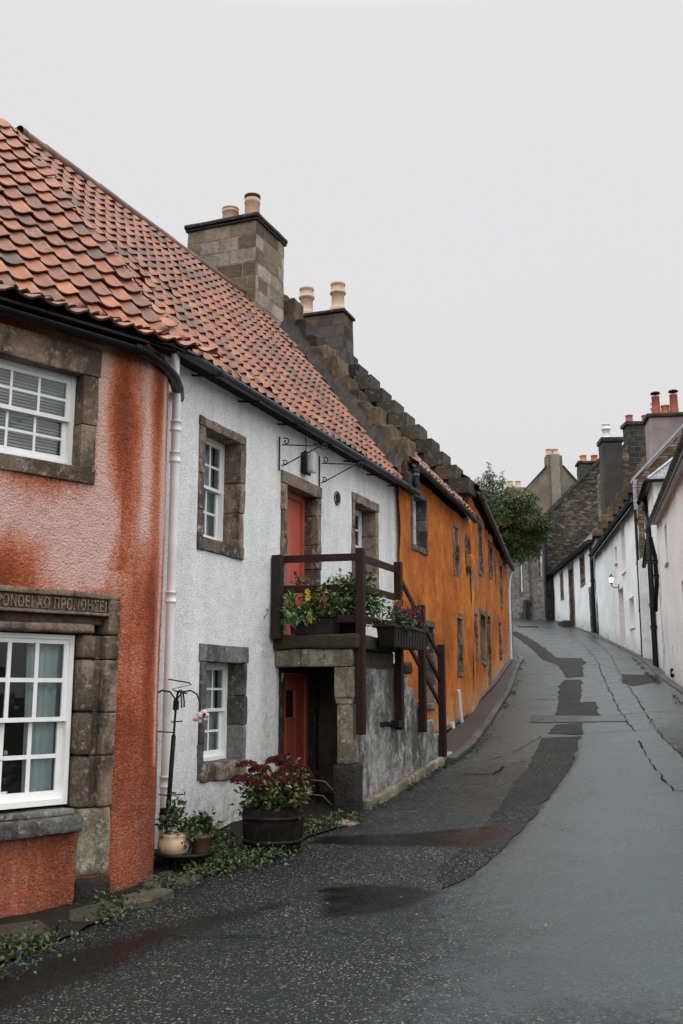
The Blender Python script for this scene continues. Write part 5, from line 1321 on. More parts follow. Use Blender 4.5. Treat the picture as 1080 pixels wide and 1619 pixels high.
# black bird-feeding pole with hooks
fx, fy = -1.93, 11.42; fz = gz(fx, fy)
t5 = thing('feeder_pole', 'tall black bird feeder pole with curved hooks by the white rain pipe', 'feeder pole', (fx, fy, fz))
top = Vector((fx + .07, fy, -.10)); base_ = Vector((fx - .02, fy, fz - .1))
def lp(t): return base_.lerp(top, t)
m = MB(); m.tube([base_, lp(.38)], .013, 8); m.tube([lp(.38), lp(.42)], .03, 8); m.tube([lp(.30), lp(.31), lp(.78), lp(.79)], [.014, .026, .026, .014], 10); m.tube([lp(.79), top], .013, 8)
m.tube([lp(.93), lp(.985)], .034, 8); m.build('pole', M['iron'], t5)
X = Vector((1, .1, 0)).normalized(); Y = Vector((-.1, 1, 0)).normalized()
def hook(dr, drop):
    m = MB(); a = lp(.955); pts = [a, a + dr * .02 + UPV * .09, a + dr * .07 + UPV * .155, a + dr * .16 + UPV * .17, a + dr * .23 + UPV * .13, a + dr * .265 + UPV * .04, a + dr * .27 - UPV * drop]
    m.tube(pts, .010, 6); m.build('hook', M['iron'], t5)
hook(X, .05); hook(-X, .0); hook((X * .3 + Y).normalized(), .02); hook((X * .3 - Y).normalized(), .02)
m = MB(); a = top + UPV * .05
m.tube([a + X * .12, a - X * .02 + UPV * .03, a - X * .05 + UPV * .05, a + X * .16 + UPV * .10, a + X * .14 + UPV * .12, a - X * .10 + UPV * .16], .008, 6); m.build('coil', M['iron'], t5)
m = MB()
for t, ln in ((.86, .09), (.80, -.20), (.44, .16)): q = lp(t); m.tube([q - X * (.04 if ln > 0 else 0), q + X * ln + UPV * .012], .007, 6)
q = lp(.44); m.tube([q - X * .12 + UPV * .01, q], .007, 6); m.build('cross_arm', M['iron'], t5)
m = MB(); m.rbox(WORLD, lp(.35).x - .09, lp(.35).x - .0, fy - .02, fy + .02, lp(.33).z, lp(.37).z, 0, None, 0, .01); m.build('foot_peg', M['iron'], t5)
hk = lp(.955) + X * .27 + UPV * -.05
m = MB()
for (dx, dz, r_) in ((0, -.06, .045), (.045, -.03, .042), (.07, -.055, .032), (-.04, -.09, .034), (.0, -.12, .028), (-.06, -.10, .022), (.06, -.10, .024)):
    c0 = hk + X * dx + UPV * dz; m.lathe(c0, [(.001, -r_), (r_ * .7, -r_ * .7), (r_, 0), (r_ * .7, r_ * .7), (.001, r_)], 12, 0, (R(), 0, 0), .12)
m.lathe(hk + X * .05 - Y * .04 + UPV * -.045, [(.001, -.02), (.02, 0), (.001, .02)], 8, 1)
orn = m.build('hanging_ornament', [M['ornament_pink'], M['iron']]); recenter(orn); tag(orn, 'pale pink and white ornament hanging from the right hook of the feeder pole', 'ornament')

# stones, flags and weeds of the verge
def stone_at(name, mat, x, y, r, label, cat, group, flat=.5, sink=.3):
    m = MB(); c = Vector((x, y, gz(x, y) + .02)); n = 10; vs = []; ph = U(0, 9)
    for j in range(7):
        la = -PI / 2 + PI * j / 6
        for k in range(n):
            lo = 2 * PI * k / n; v = Vector((math.cos(la) * math.cos(lo), math.cos(la) * math.sin(lo) * .8, math.sin(la) * flat)) * r
            v = v * (1 + .28 * mnoise.noise(v / r * 1.3 + Vector((ph, 0, 0)))); vs.append(c + v)
    m.add(vs, [(j * n + k, j * n + (k + 1) % n, (j + 1) * n + (k + 1) % n, (j + 1) * n + k) for j in range(6) for k in range(n)], 0, (R(), R(), R()), True)
    o = m.build(name, M[mat]); recenter(o); return tag(o, label, cat, group)
random.seed(21)
cnt = 0
for i in range(46):
    t = R(); a = Vector((-2.35, 9.2)).lerp(Vector((-.2, 13.0)), t); b_ = Vector((-1.95, 10.9)).lerp(Vector((-.75, 13.7)), t); q = a.lerp(b_, U(.1, .95))
    if (q - Vector((bx, by))).length < .42 or (q - Vector((tx, ty))).length < .34: continue
    f = (Vector((q.x, q.y, 0)) - FR.P)
    if f.dot(FR.n) < .05 and f.dot(FR.d) < .3: continue
    stone_at('cobble', 'cobble', q.x, q.y, U(.05, .12), 'rounded wet stone bedded among the weeds along the verge', 'stone', 'stones bedded in the verge')
def flag(pts, label, h=.06):
    cx = sum(p_[0] for p_ in pts) / len(pts); cy = sum(p_[1] for p_ in pts) / len(pts); m = MB(); n = len(pts); vs = []
    for (k, zz) in ((1, -.08), (1, h - .02), (.94, h)):
        for p_ in pts: x, y = cx + (p_[0] - cx) * k, cy + (p_[1] - cy) * k; vs.append((x, y, gz(cx, cy) + (gz(x, y) - gz(cx, cy)) + zz))
    m.add(vs, [(j * n + k, j * n + (k + 1) % n, (j + 1) * n + (k + 1) % n, (j + 1) * n + k) for j in range(2) for k in range(n)] + [tuple(range(2 * n, 3 * n))], 0, (R(), 0, 0))
    o = fix_normals(m.build('flagstone', M['flagstone'])); recenter(o); return tag(o, label, 'flagstone', 'flagstones at the foot of the red cottage')
flag([(-2.42, 9.30), (-2.18, 9.28), (-2.0, 9.62), (-2.22, 9.92), (-2.5, 9.62)], 'broad worn flagstone in front of the black plinth stone', .05)
flag([(-2.02, 9.70), (-1.78, 9.78), (-1.62, 10.12), (-1.78, 10.22), (-2.1, 9.98)], 'long mossy flagstone under the rounded red corner', .07)
flag([(-3.0, 8.75), (-2.62, 8.75), (-2.5, 9.05), (-2.68, 9.35), (-3.05, 9.2)], 'dark flagstone below the left end of the red wall', .05)
flag([(-1.74, 10.42), (-1.52, 10.36), (-1.40, 10.6), (-1.58, 10.78)], 'small dark flagstone nearest the pot tray', .07)
m = MB()
def weeds(cx, cy, rad, n_, L=.06, W=.03, h=.08, tone=(.5, .25)):
    for i in range(int(n_ * .6)):
        x, y = cx + random.gauss(0, rad), cy + random.gauss(0, rad)
        f = (Vector((x, y, 0)) - FR.P)
        if f.dot(FR.n) < .03 and f.dot(FR.d) < .9: continue
        if (Vector((x, y)) - RC.to_2d()).length < RR + .03: continue
        q = Vector((x, y, gz(x, y) + .015 + abs(random.gauss(0, h * .5)))); m.leaf(q, rdir(.5), rdir(1), L * U(.3, 1.35), W * U(.5, 1.5), (min(1, max(0, random.gauss(*tone))), 0, 0), .2, .3)
for (x, y, r_, n) in ((-1.25, 11.35, .28, 1300), (-1.5, 10.95, .2, 700), (-1.0, 11.8, .25, 900), (-.55, 12.95, .22, 500), (-.2, 13.2, .16, 300), (-.85, 11.55, .12, 380), (-1.35, 11.9, .2, 500), (-2.75, 8.35, .28, 420), (-2.5, 8.6, .2, 300), (-2.05, 9.4, .16, 200), (-2.2, 10.0, .16, 160), (-1.75, 10.4, .13, 160), (-3.1, 8.0, .3, 320), (.0, 13.6, .15, 160), (-1.55, 10.6, .12, 160)):
    weeds(x, y, r_, n)
for i in range(420):     # along the kerbs and stair foot
    if i % 3 == 0: s = U(3.2, 7.6); q = fw.p(s, 1.36 + abs(random.gauss(0, .04)), 0); x, y = q.x, q.y
    elif i % 3 == 1: k = random.randrange(len(KL) - 2); q = Vector(KL[k]).lerp(Vector(KL[k + 1]), R()); x, y = q.x + .05 + abs(random.gauss(0, .06)), q.y
    else: k = random.randrange(4); q = Vector(KR[k + 1]).lerp(Vector(KR[k + 2]), R()); x, y = q.x - .22 - abs(random.gauss(0, .05)), q.y
    if mnoise.noise(Vector((x * .8, y * .8, 2))) < 0: continue
    for j in range(4): m.leaf(Vector((x + U(-.05, .05), y + U(-.05, .05), gz(x, y) + .015)), rdir(.6), rdir(1), U(.04, .08), U(.015, .03), (U(.2, .7), 0, 0))
tag(m.build('weeds', M['leaf_weed']), kind='stuff')
tag(stone_at('doorstep_stone', 'sandstone', .05, 13.25, .17, 'orange tinged flat stone in front of the lower coral door', 'stone', None, .25), 'orange tinged flat stone in front of the lower coral door', 'stone')
# leaves blown onto the road
m = MB()
for i in range(60):
    x, y = U(-1.5, 3.5), U(7.5, 16); m.leaf(Vector((x, y, gz(x, y) + .016)), Vector((U(-1, 1), U(-1, 1), .1)), UPV, U(.02, .045), U(.015, .03), (R(), 0, 0), .15, .1)
tag(m.build('fallen_leaves', M['dead_bloom']), kind='stuff')
# ------------------------------------------------------------------ right-hand side of the street
def lime_dirt(fr):
    def f(s, z):
        q = fr.p(s, .1, 0); h = z - gz(q.x, q.y); return (.5, min(1, .85 * max(0, min(1, (.7 - h) / .7)) + .22 * max(0, mnoise.noise(Vector((s * .5, z * .2, 4))))), 0)
    return f
def back_shell(house, fr, s0, s1, depth, z0, ze0, zr, mat, rmat='slate', over=.2, zs=0, gables=True, name='roof', rbase=None, thick=.05, gname='gable_wall', gmat=None):
    """gables, back wall and a two-slope roof behind a street wall; ze0 eave height, zr ridge height"""
    L = s1 - s0; m = MB(fr); p = fr.p; b = -depth / 2
    e = .3
    for a, c, drop in ((over, b, 0), (b, -depth - over, 1)):
        if drop == 0: za, zc = ze0 - over * (zr - ze0) / (depth / 2), zr
        else: za, zc = zr, ze0 - over * (zr - ze0) / (depth / 2)
        n = 10
        vs = []
        for k in range(n + 1):
            t = k / n
            for s in (s0 - .02, s1 + .02): vs.append(p(s, a + (c - a) * t, za + (zc - za) * t + zs * (s - s0)))
        for k in range(n + 1):
            t = k / n
            for s in (s0 - .02, s1 + .02): vs.append(p(s, a + (c - a) * t, za + (zc - za) * t + zs * (s - s0) - thick))
        fs = []
        for k in range(n):
            fs += [(2 * k, 2 * k + 1, 2 * k + 3, 2 * k + 2), (2 * (n + 1) + 2 * k, 2 * (n + 1) + 2 * k + 1, 2 * (n + 1) + 2 * k + 3, 2 * (n + 1) + 2 * k + 2)]
            for j in (0, 1): fs.append((2 * k + j, 2 * k + 2 + j, 2 * (n + 1) + 2 * k + 2 + j, 2 * (n + 1) + 2 * k + j))
        fs.append((0, 1, 2 * (n + 1) + 1, 2 * (n + 1)))
        m.add(vs, fs)
    fix_normals(m.build(name, M[rmat], house))
    if gables:
        m = MB(fr)
        for (a, c) in ((s0, s0 + .3), (s1 - .3, s1)):
            dz = zs * ((a + c) / 2 - s0)
            prism(m, fr, a, c, [(-.03, z0), (-.03, ze0 - .06 + dz), (b, zr - .06 + dz), (-depth + .03, ze0 - .06 + dz), (-depth + .03, z0)])
        m.build(gname, M[gmat or mat], house)
    m = MB(fr); m.quad(p(s0, -depth, z0), p(s1, -depth, z0), p(s1, -depth, ze0 + zs * L), p(s0, -depth, ze0)); m.build('rear_wall', M[mat], house)
slate_nb = NB('slate_roof')
uvn = slate_nb.node('ShaderNodeUVMap', uv_map='UVMap').outputs[0]
bt = slate_nb.node('ShaderNodeTexBrick', offset=.5); slate_nb.put(bt.inputs['Vector'], uvn); bt.inputs['Scale'].default_value = 1; bt.inputs['Brick Width'].default_value = .26; bt.inputs['Row Height'].default_value = .16; bt.inputs['Mortar Size'].default_value = .008
bt.inputs['Color1'].default_value = (.075, .085, .10, 1); bt.inputs['Color2'].default_value = (.17, .19, .215, 1); bt.inputs['Mortar'].default_value = (.02, .02, .025, 1)
cc_ = slate_nb.mix(slate_nb.math('MULTIPLY', slate_nb.noise(2.2, 5, .7), .5), bt.outputs['Color'], (.05, .055, .05))
M['slate_roof'] = slate_nb.out(cc_, .38, slate_nb.bump(bt.outputs['Fac'], .6, .01), .5)
def slot(house, fr, O, depth=.26, mat='pink_white_paint', sill=True, sash=True, cols=2, rows=(2, 2), dress=.05):
    I = (O[0] + dress, O[1] - dress, O[2] + dress * 1.4, O[3] - dress)
    return sash_window(house, fr, O, I, depth, mat, cols, rows, None, None, .004, False, None, .035, .05, (.6, 0, 0), .07 if sill else None, lowset=.02)

F3 = Frame((8.45, 25), 15, -1)
r1 = thing('house', 'white limewashed house nearest the camera on the right with black gutter and pipe', 'house', (9.4, 28.5, .2))
R1W = [(2.95, 4.05, 3.5, 4.72), (3.15, 3.62, .42, 1.22), (-2.6, -1.6, 1.0, 2.5)]
wall_mesh(r1, F3, -13.0, 8.3, lambda s: gz(*F3.p(s, 0, 0).to_2d()) - .5, lambda s: 5.08 + .065 * s, R1W, 'white_limewash', .12, lime_dirt(F3), wob=.05, fine=.006)
for O in R1W: slot(r1, F3, O)
back_shell(r1, F3, -13.0, 8.3, 6.0, -2.6, 4.26, 7.34, 'white_limewash', 'slate_roof', .22, .065)
gutter(r1, [F3.p(s, .20, 4.98 + .065 * s) for s in (-13, -10, -7.5, -4, -1, 2, 5, 8.25)], .10, 'black_paint')
m = MB(F3); prism(m, F3, -13, 8.28, [(-.1, 5.10), (.14, 5.06), (.14, 4.90), (-.1, 4.88)]); k = m.v
m.v = [(x, y, z + .065 * ((Vector((x, y, 0)) - F3.P).dot(F3.d))) for x, y, z in m.v]; fix_normals(m.build('fascia', M['pink_white_paint'], r1))
pipe(r1, [F3.p(8.15, .24, 5.0), F3.p(8.15, .22, 4.85), F3.p(8.35, .12, 4.4), F3.p(8.36, .10, 3.75), F3.p(8.40, .10, 3.45), F3.p(8.85, .14, 3.0), F3.p(9.05, .16, 2.6)], .075, 'black_paint', 'downpipe', (4.2, 3.7))
m = MB(F3); m.lathe(F3.p(3.35, .06, gz(*F3.p(3.35, .1, 0).to_2d()) + .12), [(.03, 0), (.05, .03), (.05, .22), (.03, .26)], 10); m.build('gas_valve', M['iron'], r1)

# the taller bay with a hipped slate roof beyond it
F4 = Frame((11.0, 34.4), 13.2, -1)
rb = thing('house', 'narrow white house with hipped slate roof squeezed behind the nearest right-hand house', 'house', (11.5, 36.4, .8))
wall_mesh(rb, F4, 0, 5.9, lambda s: gz(*F4.p(s, 0, 0).to_2d()) - .5, lambda s: 7.30, [(.55, .85, 6.25, 6.85)], 'white_limewash', .35, lime_dirt(F4), wob=.02)
slot(rb, F4, (.55, .85, 6.25, 6.85), cols=1, rows=(1, 1))
p = F4.p; m = MB(F4); m.quad(p(0, 0, -.5), p(0, -5, -.5), p(0, -5, 7.3), p(0, 0, 7.3)); m.quad(p(0, -5, -.5), p(5.9, -5, -.5), p(5.9, -5, 7.3), p(0, -5, 7.3)); m.build('end_wall', M['white_limewash'], rb)
m = MB(F4); e1, e2 = -.16, .22
a, b_, c, d = p(e1, e2, 7.28), p(4.1, e2, 7.28), p(4.1, -2.4, 9.55), p(2.1, -2.4, 9.55); m.quad(a, b_, c, d); m.add([a, d, p(e1, -5.1, 7.28)], [(0, 1, 2)]); m.quad(p(e1, -5.1, 7.28), d, c, p(4.1, -5.1, 7.28)); m.add([b_, c, p(4.1, -5.1, 7.28)], [(0, 1, 2)])
m.quad(a, b_, p(4.1, -5.1, 7.28), p(e1, -5.1, 7.28)); fix_normals(m.build('roof', M['slate_roof'], rb))
gutter(rb, [p(4.05, .26, 7.20), p(-.18, .26, 7.22)], .09, 'black_paint'); gutter(rb, [p(-.20, .30, 7.22), p(-.20, -2, 7.24), p(-.20, -4, 7.24)], .08, 'black_paint')
m = MB(); m.tube([p(-.14, .2, 7.30), p(2.1, -2.4, 9.60)], .05, 8); m.build('hip_lead', M['lead'], rb)
# soil stack with its branches
ss = lambda s, o, z: F4.p(s, o, z)
pipe(rb, [ss(3.2, .10, 7.4), ss(3.1, .10, 6.5), ss(2.4, .10, 6.2), ss(2.2, .10, 5.9), ss(2.15, .10, 5.4), ss(2.0, .12, 5.1), ss(1.9, .12, 4.5), ss(1.8, .12, .3)], .10, 'black_paint', 'soil_stack', (6.8, 5.8, 4.6, 3.0, 2.2))
pipe(rb, [ss(4.6, .16, 4.75), ss(3.2, .14, 5.25), ss(2.5, .12, 5.5)], .085, 'black_paint', 'branch_pipe', ())

# second white house with the stone gable
F5 = Frame((12.1, 40), 8.5, -1)
r2 = thing('house', 'tall white house with lit door lamp, stone gable and crow steps on the right', 'house', (13.4, 48.7, 2.2))
R2W = [(4.3, 5.7, 5.15, 7.68), (7.3, 8.15, 5.9, 6.8), (2.5, 4.0, 2.55, 3.95)]
D5 = (5.75, 7.6, 2.05, 4.68)
wall_mesh(r2, F5, 0, 17.6, lambda s: gz(*F5.p(s, 0, 0).to_2d()) - .5, lambda s: 7.78, R2W + [D5, (17.3, 17.55, 8.4, 8.5)][:1], 'white_limewash', .16, lime_dirt(F5), wob=.07, fine=.006)
for O in R2W: slot(r2, F5, O)
plank_door(r2, F5, (D5[0] + .06, D5[1] - .06, D5[2], D5[3] - .06), .3, 'pink_white_paint', D5, 'pink_white_paint', 4, .004, 'door', True, frame=.06)
D5b = (17.62, 18.9, 2.9, 6.0)
back_shell(r2, F5, .4, 17.6, 7.4, -.5, 7.75, 13.0, 'white_limewash', 'slate_roof', .25, 0, False)
gutter(r2, [F5.p(s, .26, 7.66) for s in (.2, 4, 8, 12, 17.5)], .11, 'black_paint')
m = MB(F5); prism(m, F5, .1, 17.6, [(-.1, 7.80), (.2, 7.74), (.2, 7.62), (-.1, 7.62)]); m.build('eave_board', M['black_paint'], r2)
m = MB(F5); prism(m, F5, -.06, .42, [(0, -.8), (0, 8.42), (-3.75, 12.36), (-7.45, 8.3), (-7.45, -.8)]); m.build('gable_wall', M['gable_rubble'], r2)
m = MB(F5); prism(m, F5, -.30, -.062, [(.12, -.8), (.12, 5.1), (-.5, 5.5), (-1.2, 5.5), (-1.2, -.8)]); m.build('lower_gable', M['white_limewash'], r2)
m = MB(F5); prism(m, F5, -.16, .55, [(.16, 8.40), (.16, 8.52), (-3.75, 12.62), (-3.75, 12.44)]); prism(m, F5, -.16, .55, [(-3.75, 12.62), (-3.75, 12.44), (-7.6, 8.3), (-7.6, 8.42)]); fix_normals(m.build('skew_coping', M['lead'], r2))
pipe(r2, [F5.p(-.16, .06, 8.45), F5.p(-.10, .10, 8.0), F5.p(-.06, .08, 7.2)], .075, 'lead', 'rainwater_pipe', (8.2, 7.6))
pipe(r2, [F5.p(.10, .12, 7.55), F5.p(.05, .10, 7.2), F5.p(.03, .10, 1.25)], .06, 'black_paint', 'downpipe', (6.8, 5.0, 3.1))
m = MB(F5); prism(m, F5, 17.2, 17.75, [(0, 1), (0, 8.2), (-4.2, 14.2), (-8.2, 8.2), (-8.2, 1)]); m.build('upper_gable', M['dark_rubble'], r2)
m = MB(F5)
for i in range(15):
    o = .10 - i * .30; z = 8.7 + i * .415
    m.rbox(F5, 17.05 + U(-.02, .02), 17.85, o - .62, o + U(-.03, .03), z, z + .46, 0, (U(.4, 1), R(), R()), .02, .03, .2)
fix_normals(m.build('crowsteps', M['crowstep_stone'], r2))
# grey rendered chimney on the near gable, dark one behind it
m = MB(F5); m.rbox(F5, 4.2, 5.5, -3.7, -1.32, 8.0, 12.2, 0, None, .012, .02, .4); cg = fix_normals(m.build('rendered_chimney', M['lilac_render'], r2))
m = MB(F5); m.rbox(F5, 4.1, 5.6, -3.82, -1.2, 12.2, 12.38, 0, (.4, 0, 0), .01, .04, .4); fix_normals(m.build('cope', M['mossy_slab'], cg))
CAP = lambda r, h: [(r * 1.15, 0), (r * 1.05, h * .3), (r * .92, h * .9), (r * .98, h * .91), (r * 1.0, h), (r * .8, h)]
def cowl(parent, c, r):
    m = MB(); m.lathe(c, [(r * .2, 0), (r * .2, .1)], 8); m.lathe((c[0], c[1], c[2] + .09), [(r * .3, 0), (r * 1.25, .03), (r * 1.05, .10), (r * .3, .15), (.001, .16)], 16)
    for k in range(3): a = 2.1 * k; m.tube([(c[0] + r * .7 * math.cos(a), c[1] + r * .7 * math.sin(a), c[2] - .05), (c[0] + r * .7 * math.cos(a), c[1] + r * .7 * math.sin(a), c[2] + .13)], .012, 5)
    m.build('cowl', M['iron'], parent)
for (s, o, h) in ((4.6, -1.72, .92), (4.6, -2.52, .98)):
    q = F5.p(s, o, 12.37); chimney_pot(cg, q, CAP(.185, h), 'terracotta_red'); cowl(cg, (q.x, q.y, q.z + h), .185)
chimney_pot(cg, F5.p(4.9, -2.18, 12.37), POT_PLAIN(.19, .56), 'terracotta_orange'); chimney_pot(cg, F5.p(5.2, -1.72, 12.37), POT_CROWN(.15, .80), 'pot_white')
# taller gabled house behind it, with a stone chimney at its apex
g2 = thing('house', 'tall rubble house end behind the crow steps with an orange pot on its stone chimney', 'house', (19, 60, 3.5))
fg = Frame((16.35, 59.2), 90, -1); fg.n = Vector((0, -1, 0))
m = MB(fg); vs_ = [(-.2, 2), (-.2, 13.3), (2.0, 15.75), (5.5, 12.0), (5.5, 2)]; n = 5
A = [fg.p(s_, 0, z) for s_, z in vs_] + [fg.p(s_, -.5, z) for s_, z in vs_]; m.add(A, [tuple(range(n)), tuple(range(n, 2 * n))[::-1]] + [(i, (i + 1) % n, n + (i + 1) % n, n + i) for i in range(n)]); fix_normals(m.build('gable_wall', M['rubble'], g2))
m = MB(fg); q8 = [fg.p(s_, o, z) for o in (.06, -.56) for (s_, z) in ((-.35, 13.15), (-.35, 13.33), (2.0, 15.95), (2.0, 15.75))]; m.add(q8, [(0, 1, 2, 3), (4, 5, 6, 7), (0, 1, 5, 4), (1, 2, 6, 5), (0, 3, 7, 4)]); fix_normals(m.build('skew_coping', M['dark_stone'], g2))
m = MB(fg); m.quad(fg.p(-.2, -.4, 13.2), fg.p(-.2, -2.4, 13.2), fg.p(2, -2.4, 15.7), fg.p(2, -.4, 15.7)); m.quad(fg.p(5.5, -.4, 12), fg.p(5.5, -2.4, 12), fg.p(2, -2.4, 15.7), fg.p(2, -.4, 15.7)); m.build('roof', M['slate_roof'], g2)
m = MB(fg); m.quad(fg.p(-.2, -.4, 2), fg.p(-.2, -2.4, 2), fg.p(-.2, -2.4, 13.2), fg.p(-.2, -.4, 13.2)); m.quad(fg.p(-.2, -2.4, 2), fg.p(5.5, -2.4, 2), fg.p(5.5, -2.4, 12), fg.p(-.2, -2.4, 13.2)); m.build('rear_wall', M['rubble'], g2)
m = MB(fg); m.rbox(fg, 1.18, 2.75, -1.0, .04, 13.5, 15.95, 0, None, .02, .02, .4); cd = fix_normals(m.build('stone_chimney', M['green_ashlar'], g2))
m = MB(fg); m.rbox(fg, 1.06, 2.87, -1.12, .14, 15.95, 16.18, 0, None, .02, .03, .4); fix_normals(m.build('cope', M['dark_stone'], cd))
chimney_pot(cd, fg.p(1.45, -.45, 16.17), POT_PLAIN(.22, .52), 'terracotta_red'); chimney_pot(cd, fg.p(2.45, -.45, 16.17), POT_PLAIN(.22, .52), 'terracotta_red')
# lit lamp over the door
lpq = F5.p(7.05, .02, 5.2)
lm = thing('wall_lamp', 'lit carriage lamp on a bracket above the pale door on the right', 'lamp', lpq)
m = MB(F5); c0 = F5.p(7.15, .34, 4.98); base = F5.p(7.15, .0, 4.75)
m.tube([base, F5.p(7.15, .18, 4.72), F5.p(7.15, .34, 4.82), F5.p(7.15, .34, 4.95)], .022, 6); m.rbox(F5, 7.09, 7.21, 0, .03, 4.6, 4.9, 0, None, 0, .01); m.build('bracket', M['iron'], lm)
m = MB(); m.lathe(c0, [(.05, 0), (.10, .05), (.12, .14), (.09, .24), (.03, .27)], 12); m.build('globe', M['lamp_glow'], lm)
m = MB(); m.lathe((c0.x, c0.y, c0.z + .26), [(.12, 0), (.09, .05), (.03, .10), (.02, .17), (.001, .19)], 12); m.lathe((c0.x, c0.y, c0.z - .05), [(.03, 0), (.09, .02), (.08, .05)], 12); m.build('cap', M['iron'], lm)

# third, lower white house
F6 = Frame((14.7, 57.4), 4.1, -1)
r3 = thing('house', 'low white cottage with dark stone door surrounds at the top of the hill', 'house', (15.2, 65.5, 4))
R3W = [(12.3, 13.85, 6.2, 8.2), (3.4, 5.2, 6.3, 8.25)]; D6 = (7.7, 9.9, 4.1, 8.25); D6b = (.55, 2.2, 3.0, 6.0)
wall_mesh(r3, F6, .1, 17.3, lambda s: gz(*F6.p(s, 0, 0).to_2d()) - .5, lambda s: 8.62, R3W + [D6, D6b], 'white_limewash', .2, lime_dirt(F6), wob=.07, fine=.006)
for O in R3W: sash_window(r3, F6, O, inset(O, .22, .2, .22), .25, 'sandstone', 2, (2, 2), None, None, .02, True, None, .04, .06)
for O in (D6, D6b): plank_door(r3, F6, (O[0] + .35, O[1] - .35, O[2], O[3] - .4), .3, 'weathered_timber', O, 'brown_sandstone' if O == D6 else 'grey_stone', 4, .03, 'door', False)
m = MB(F6); m.rbox(F6, 8.0, 10.6, 0, .75, gz(*F6.p(9, .4, 0).to_2d()) - .5, 4.45, 0, None, .03, .05, .3); fix_normals(m.build('doorstep', M['dark_stone'], r3))
back_shell(r3, F6, .1, 17.3, 7.0, 1, 8.72, 12.2, 'white_limewash', 'slate_roof', .35, 0)
gutter(r3, [F6.p(s, .42, 8.48) for s in (0, 5, 10, 17.3)], .12, 'black_paint')
m = MB(F6); prism(m, F6, .1, 17.4, [(-.1, 8.66), (.36, 8.58), (.36, 8.38), (-.1, 8.40)]); m.build('eave_board', M['soot'], r3)
pipe(r3, [F6.p(.3, .3, 8.4), F6.p(.25, .14, 8.0), F6.p(.25, .12, 3.2)], .11, 'black_paint', 'downpipe', (6.2,)); pipe(r3, [F6.p(17.1, .3, 8.4), F6.p(17.1, .12, 8.0), F6.p(17.1, .12, 5.0)], .12, 'black_paint', 'downpipe', ())
m = MB(F6); m.rbox(F6, 1.4, 2.6, -2.2, -1.0, 8.6, 14.75, 0, None, .03, .04, .5); dc = fix_normals(m.build('tall_chimney', M['dark_render'], r3))
m = MB(F6); m.rbox(F6, 1.3, 2.7, -2.28, -.92, 14.75, 15.05, 0, None, .02, .04, .4); fix_normals(m.build('cope', M['black_stone'], dc))
chimney_pot(dc, F6.p(2.0, -1.4, 15.05), POT_CROWN(.24, 1.0), 'pot_white')

# rubble house end behind it
F7 = Frame((15.35, 74.75), 4, -1)
g3 = thing('house', 'dark rubble house showing its sloping gable behind the low white cottage', 'house', (19, 80, 5.5))
m = MB(F7); prism(m, F7, 0, .6, [(0, 2), (0, 12.7), (-4.4, 17.1), (-8.6, 12.7), (-8.6, 2)]); m.build('gable_wall', M['dark_rubble'], g3)
m = MB(F7); prism(m, F7, -.1, .75, [(.1, 12.65), (.1, 12.95), (-4.4, 17.45), (-4.4, 17.12)]); prism(m, F7, -.1, .75, [(-4.4, 17.45), (-4.4, 17.12), (-8.8, 12.7), (-8.8, 13)]); fix_normals(m.build('skew_coping', M['dark_stone'], g3))
back_shell(g3, F7, .5, 9, 8.6, 3, 12.6, 16.9, 'grey_rubble', 'slate_roof', .2, 0)
m = MB(F7); m.quad(F7.p(.5, 0, 3), F7.p(9, 0, 3), F7.p(9, 0, 12.6), F7.p(.5, 0, 12.6)); m.build('front_wall', M['grey_rubble'], g3)
m = MB(F7); m.rbox(F7, .3, 1.5, -4.6, -2.95, 14.0, 17.1, 0, None, .03, .05, .5); ch = fix_normals(m.build('chimney', M['green_ashlar'], g3))
m = MB(F7); m.rbox(F7, .2, 1.6, -4.8, -2.82, 17.1, 17.32, 0, None, .02, .05, .5); fix_normals(m.build('cope', M['dark_stone'], ch))
chimney_pot(ch, F7.p(.8, -3.35, 17.3), POT_PLAIN(.26, .55), 'terracotta_orange'); chimney_pot(ch, F7.p(.8, -4.2, 17.3), POT_PLAIN(.26, .55), 'terracotta_red')
pipe(g3, [F7.p(-.1, .02, 12.6), F7.p(-.1, .02, 5.2)], .11, 'green_black_paint', 'downpipe', ())

# grey stone houses closing the view, running off to the left
F8 = Frame((15.4, 76.2), -14.5, -1)
gh = thing('house', 'grey rubble house with white shuttered windows closing the view uphill', 'house', (14.6, 80.5, 5.8))
W8 = [(-.45, .55, 8.2, 10.9)]
wall_mesh(gh, F8, -1.0, 2.7, lambda s: 4.5, lambda s: 11.6, W8, 'grey_rubble', .6, None, wob=.05)
for O in W8: sash_window(gh, F8, O, inset(O, .2, .2, .35), .12, 'grey_stone', 2, (2, 2), None, 'net', .02, True, None, .08, .14)
back_shell(gh, F8, -.9, 2.7, 8, 4.5, 11.55, 12.3, 'grey_rubble', 'slate_roof', .25, 0)
F9 = Frame((13.55, 83.6), -12, -1)
gi = thing('house', 'farther grey harled house partly under the overhanging tree', 'house', (12.5, 88, 6.1))
W9 = [(-4.6, -3.7, 7.3, 10.1)]
wall_mesh(gi, F9, -5.75, -2.1, lambda s: 4.6, lambda s: 11.4, W9, 'grey_rubble', .6, None, wob=.05)
for O in W9: sash_window(gi, F9, O, inset(O, .2, .2, .35), .12, 'grey_stone', 2, (2, 2), None, 'net', .02, True, None, .08, .14)
back_shell(gi, F9, -5.75, -2.1, 8, 4.6, 11.35, 12.2, 'grey_rubble', 'slate_roof', .25, 0)
m = MB(F9); m.rbox(F9, -5.75, -5.2, -.2, .4, 4.8, 6.9, 0, None, .04, .05, .3); m.rbox(F9, -5.2, -4.5, -.2, .45, 4.8, 6.0, 0, None, .04, .05, .3); fix_normals(m.build('buttress', M['dark_stone'], gi))
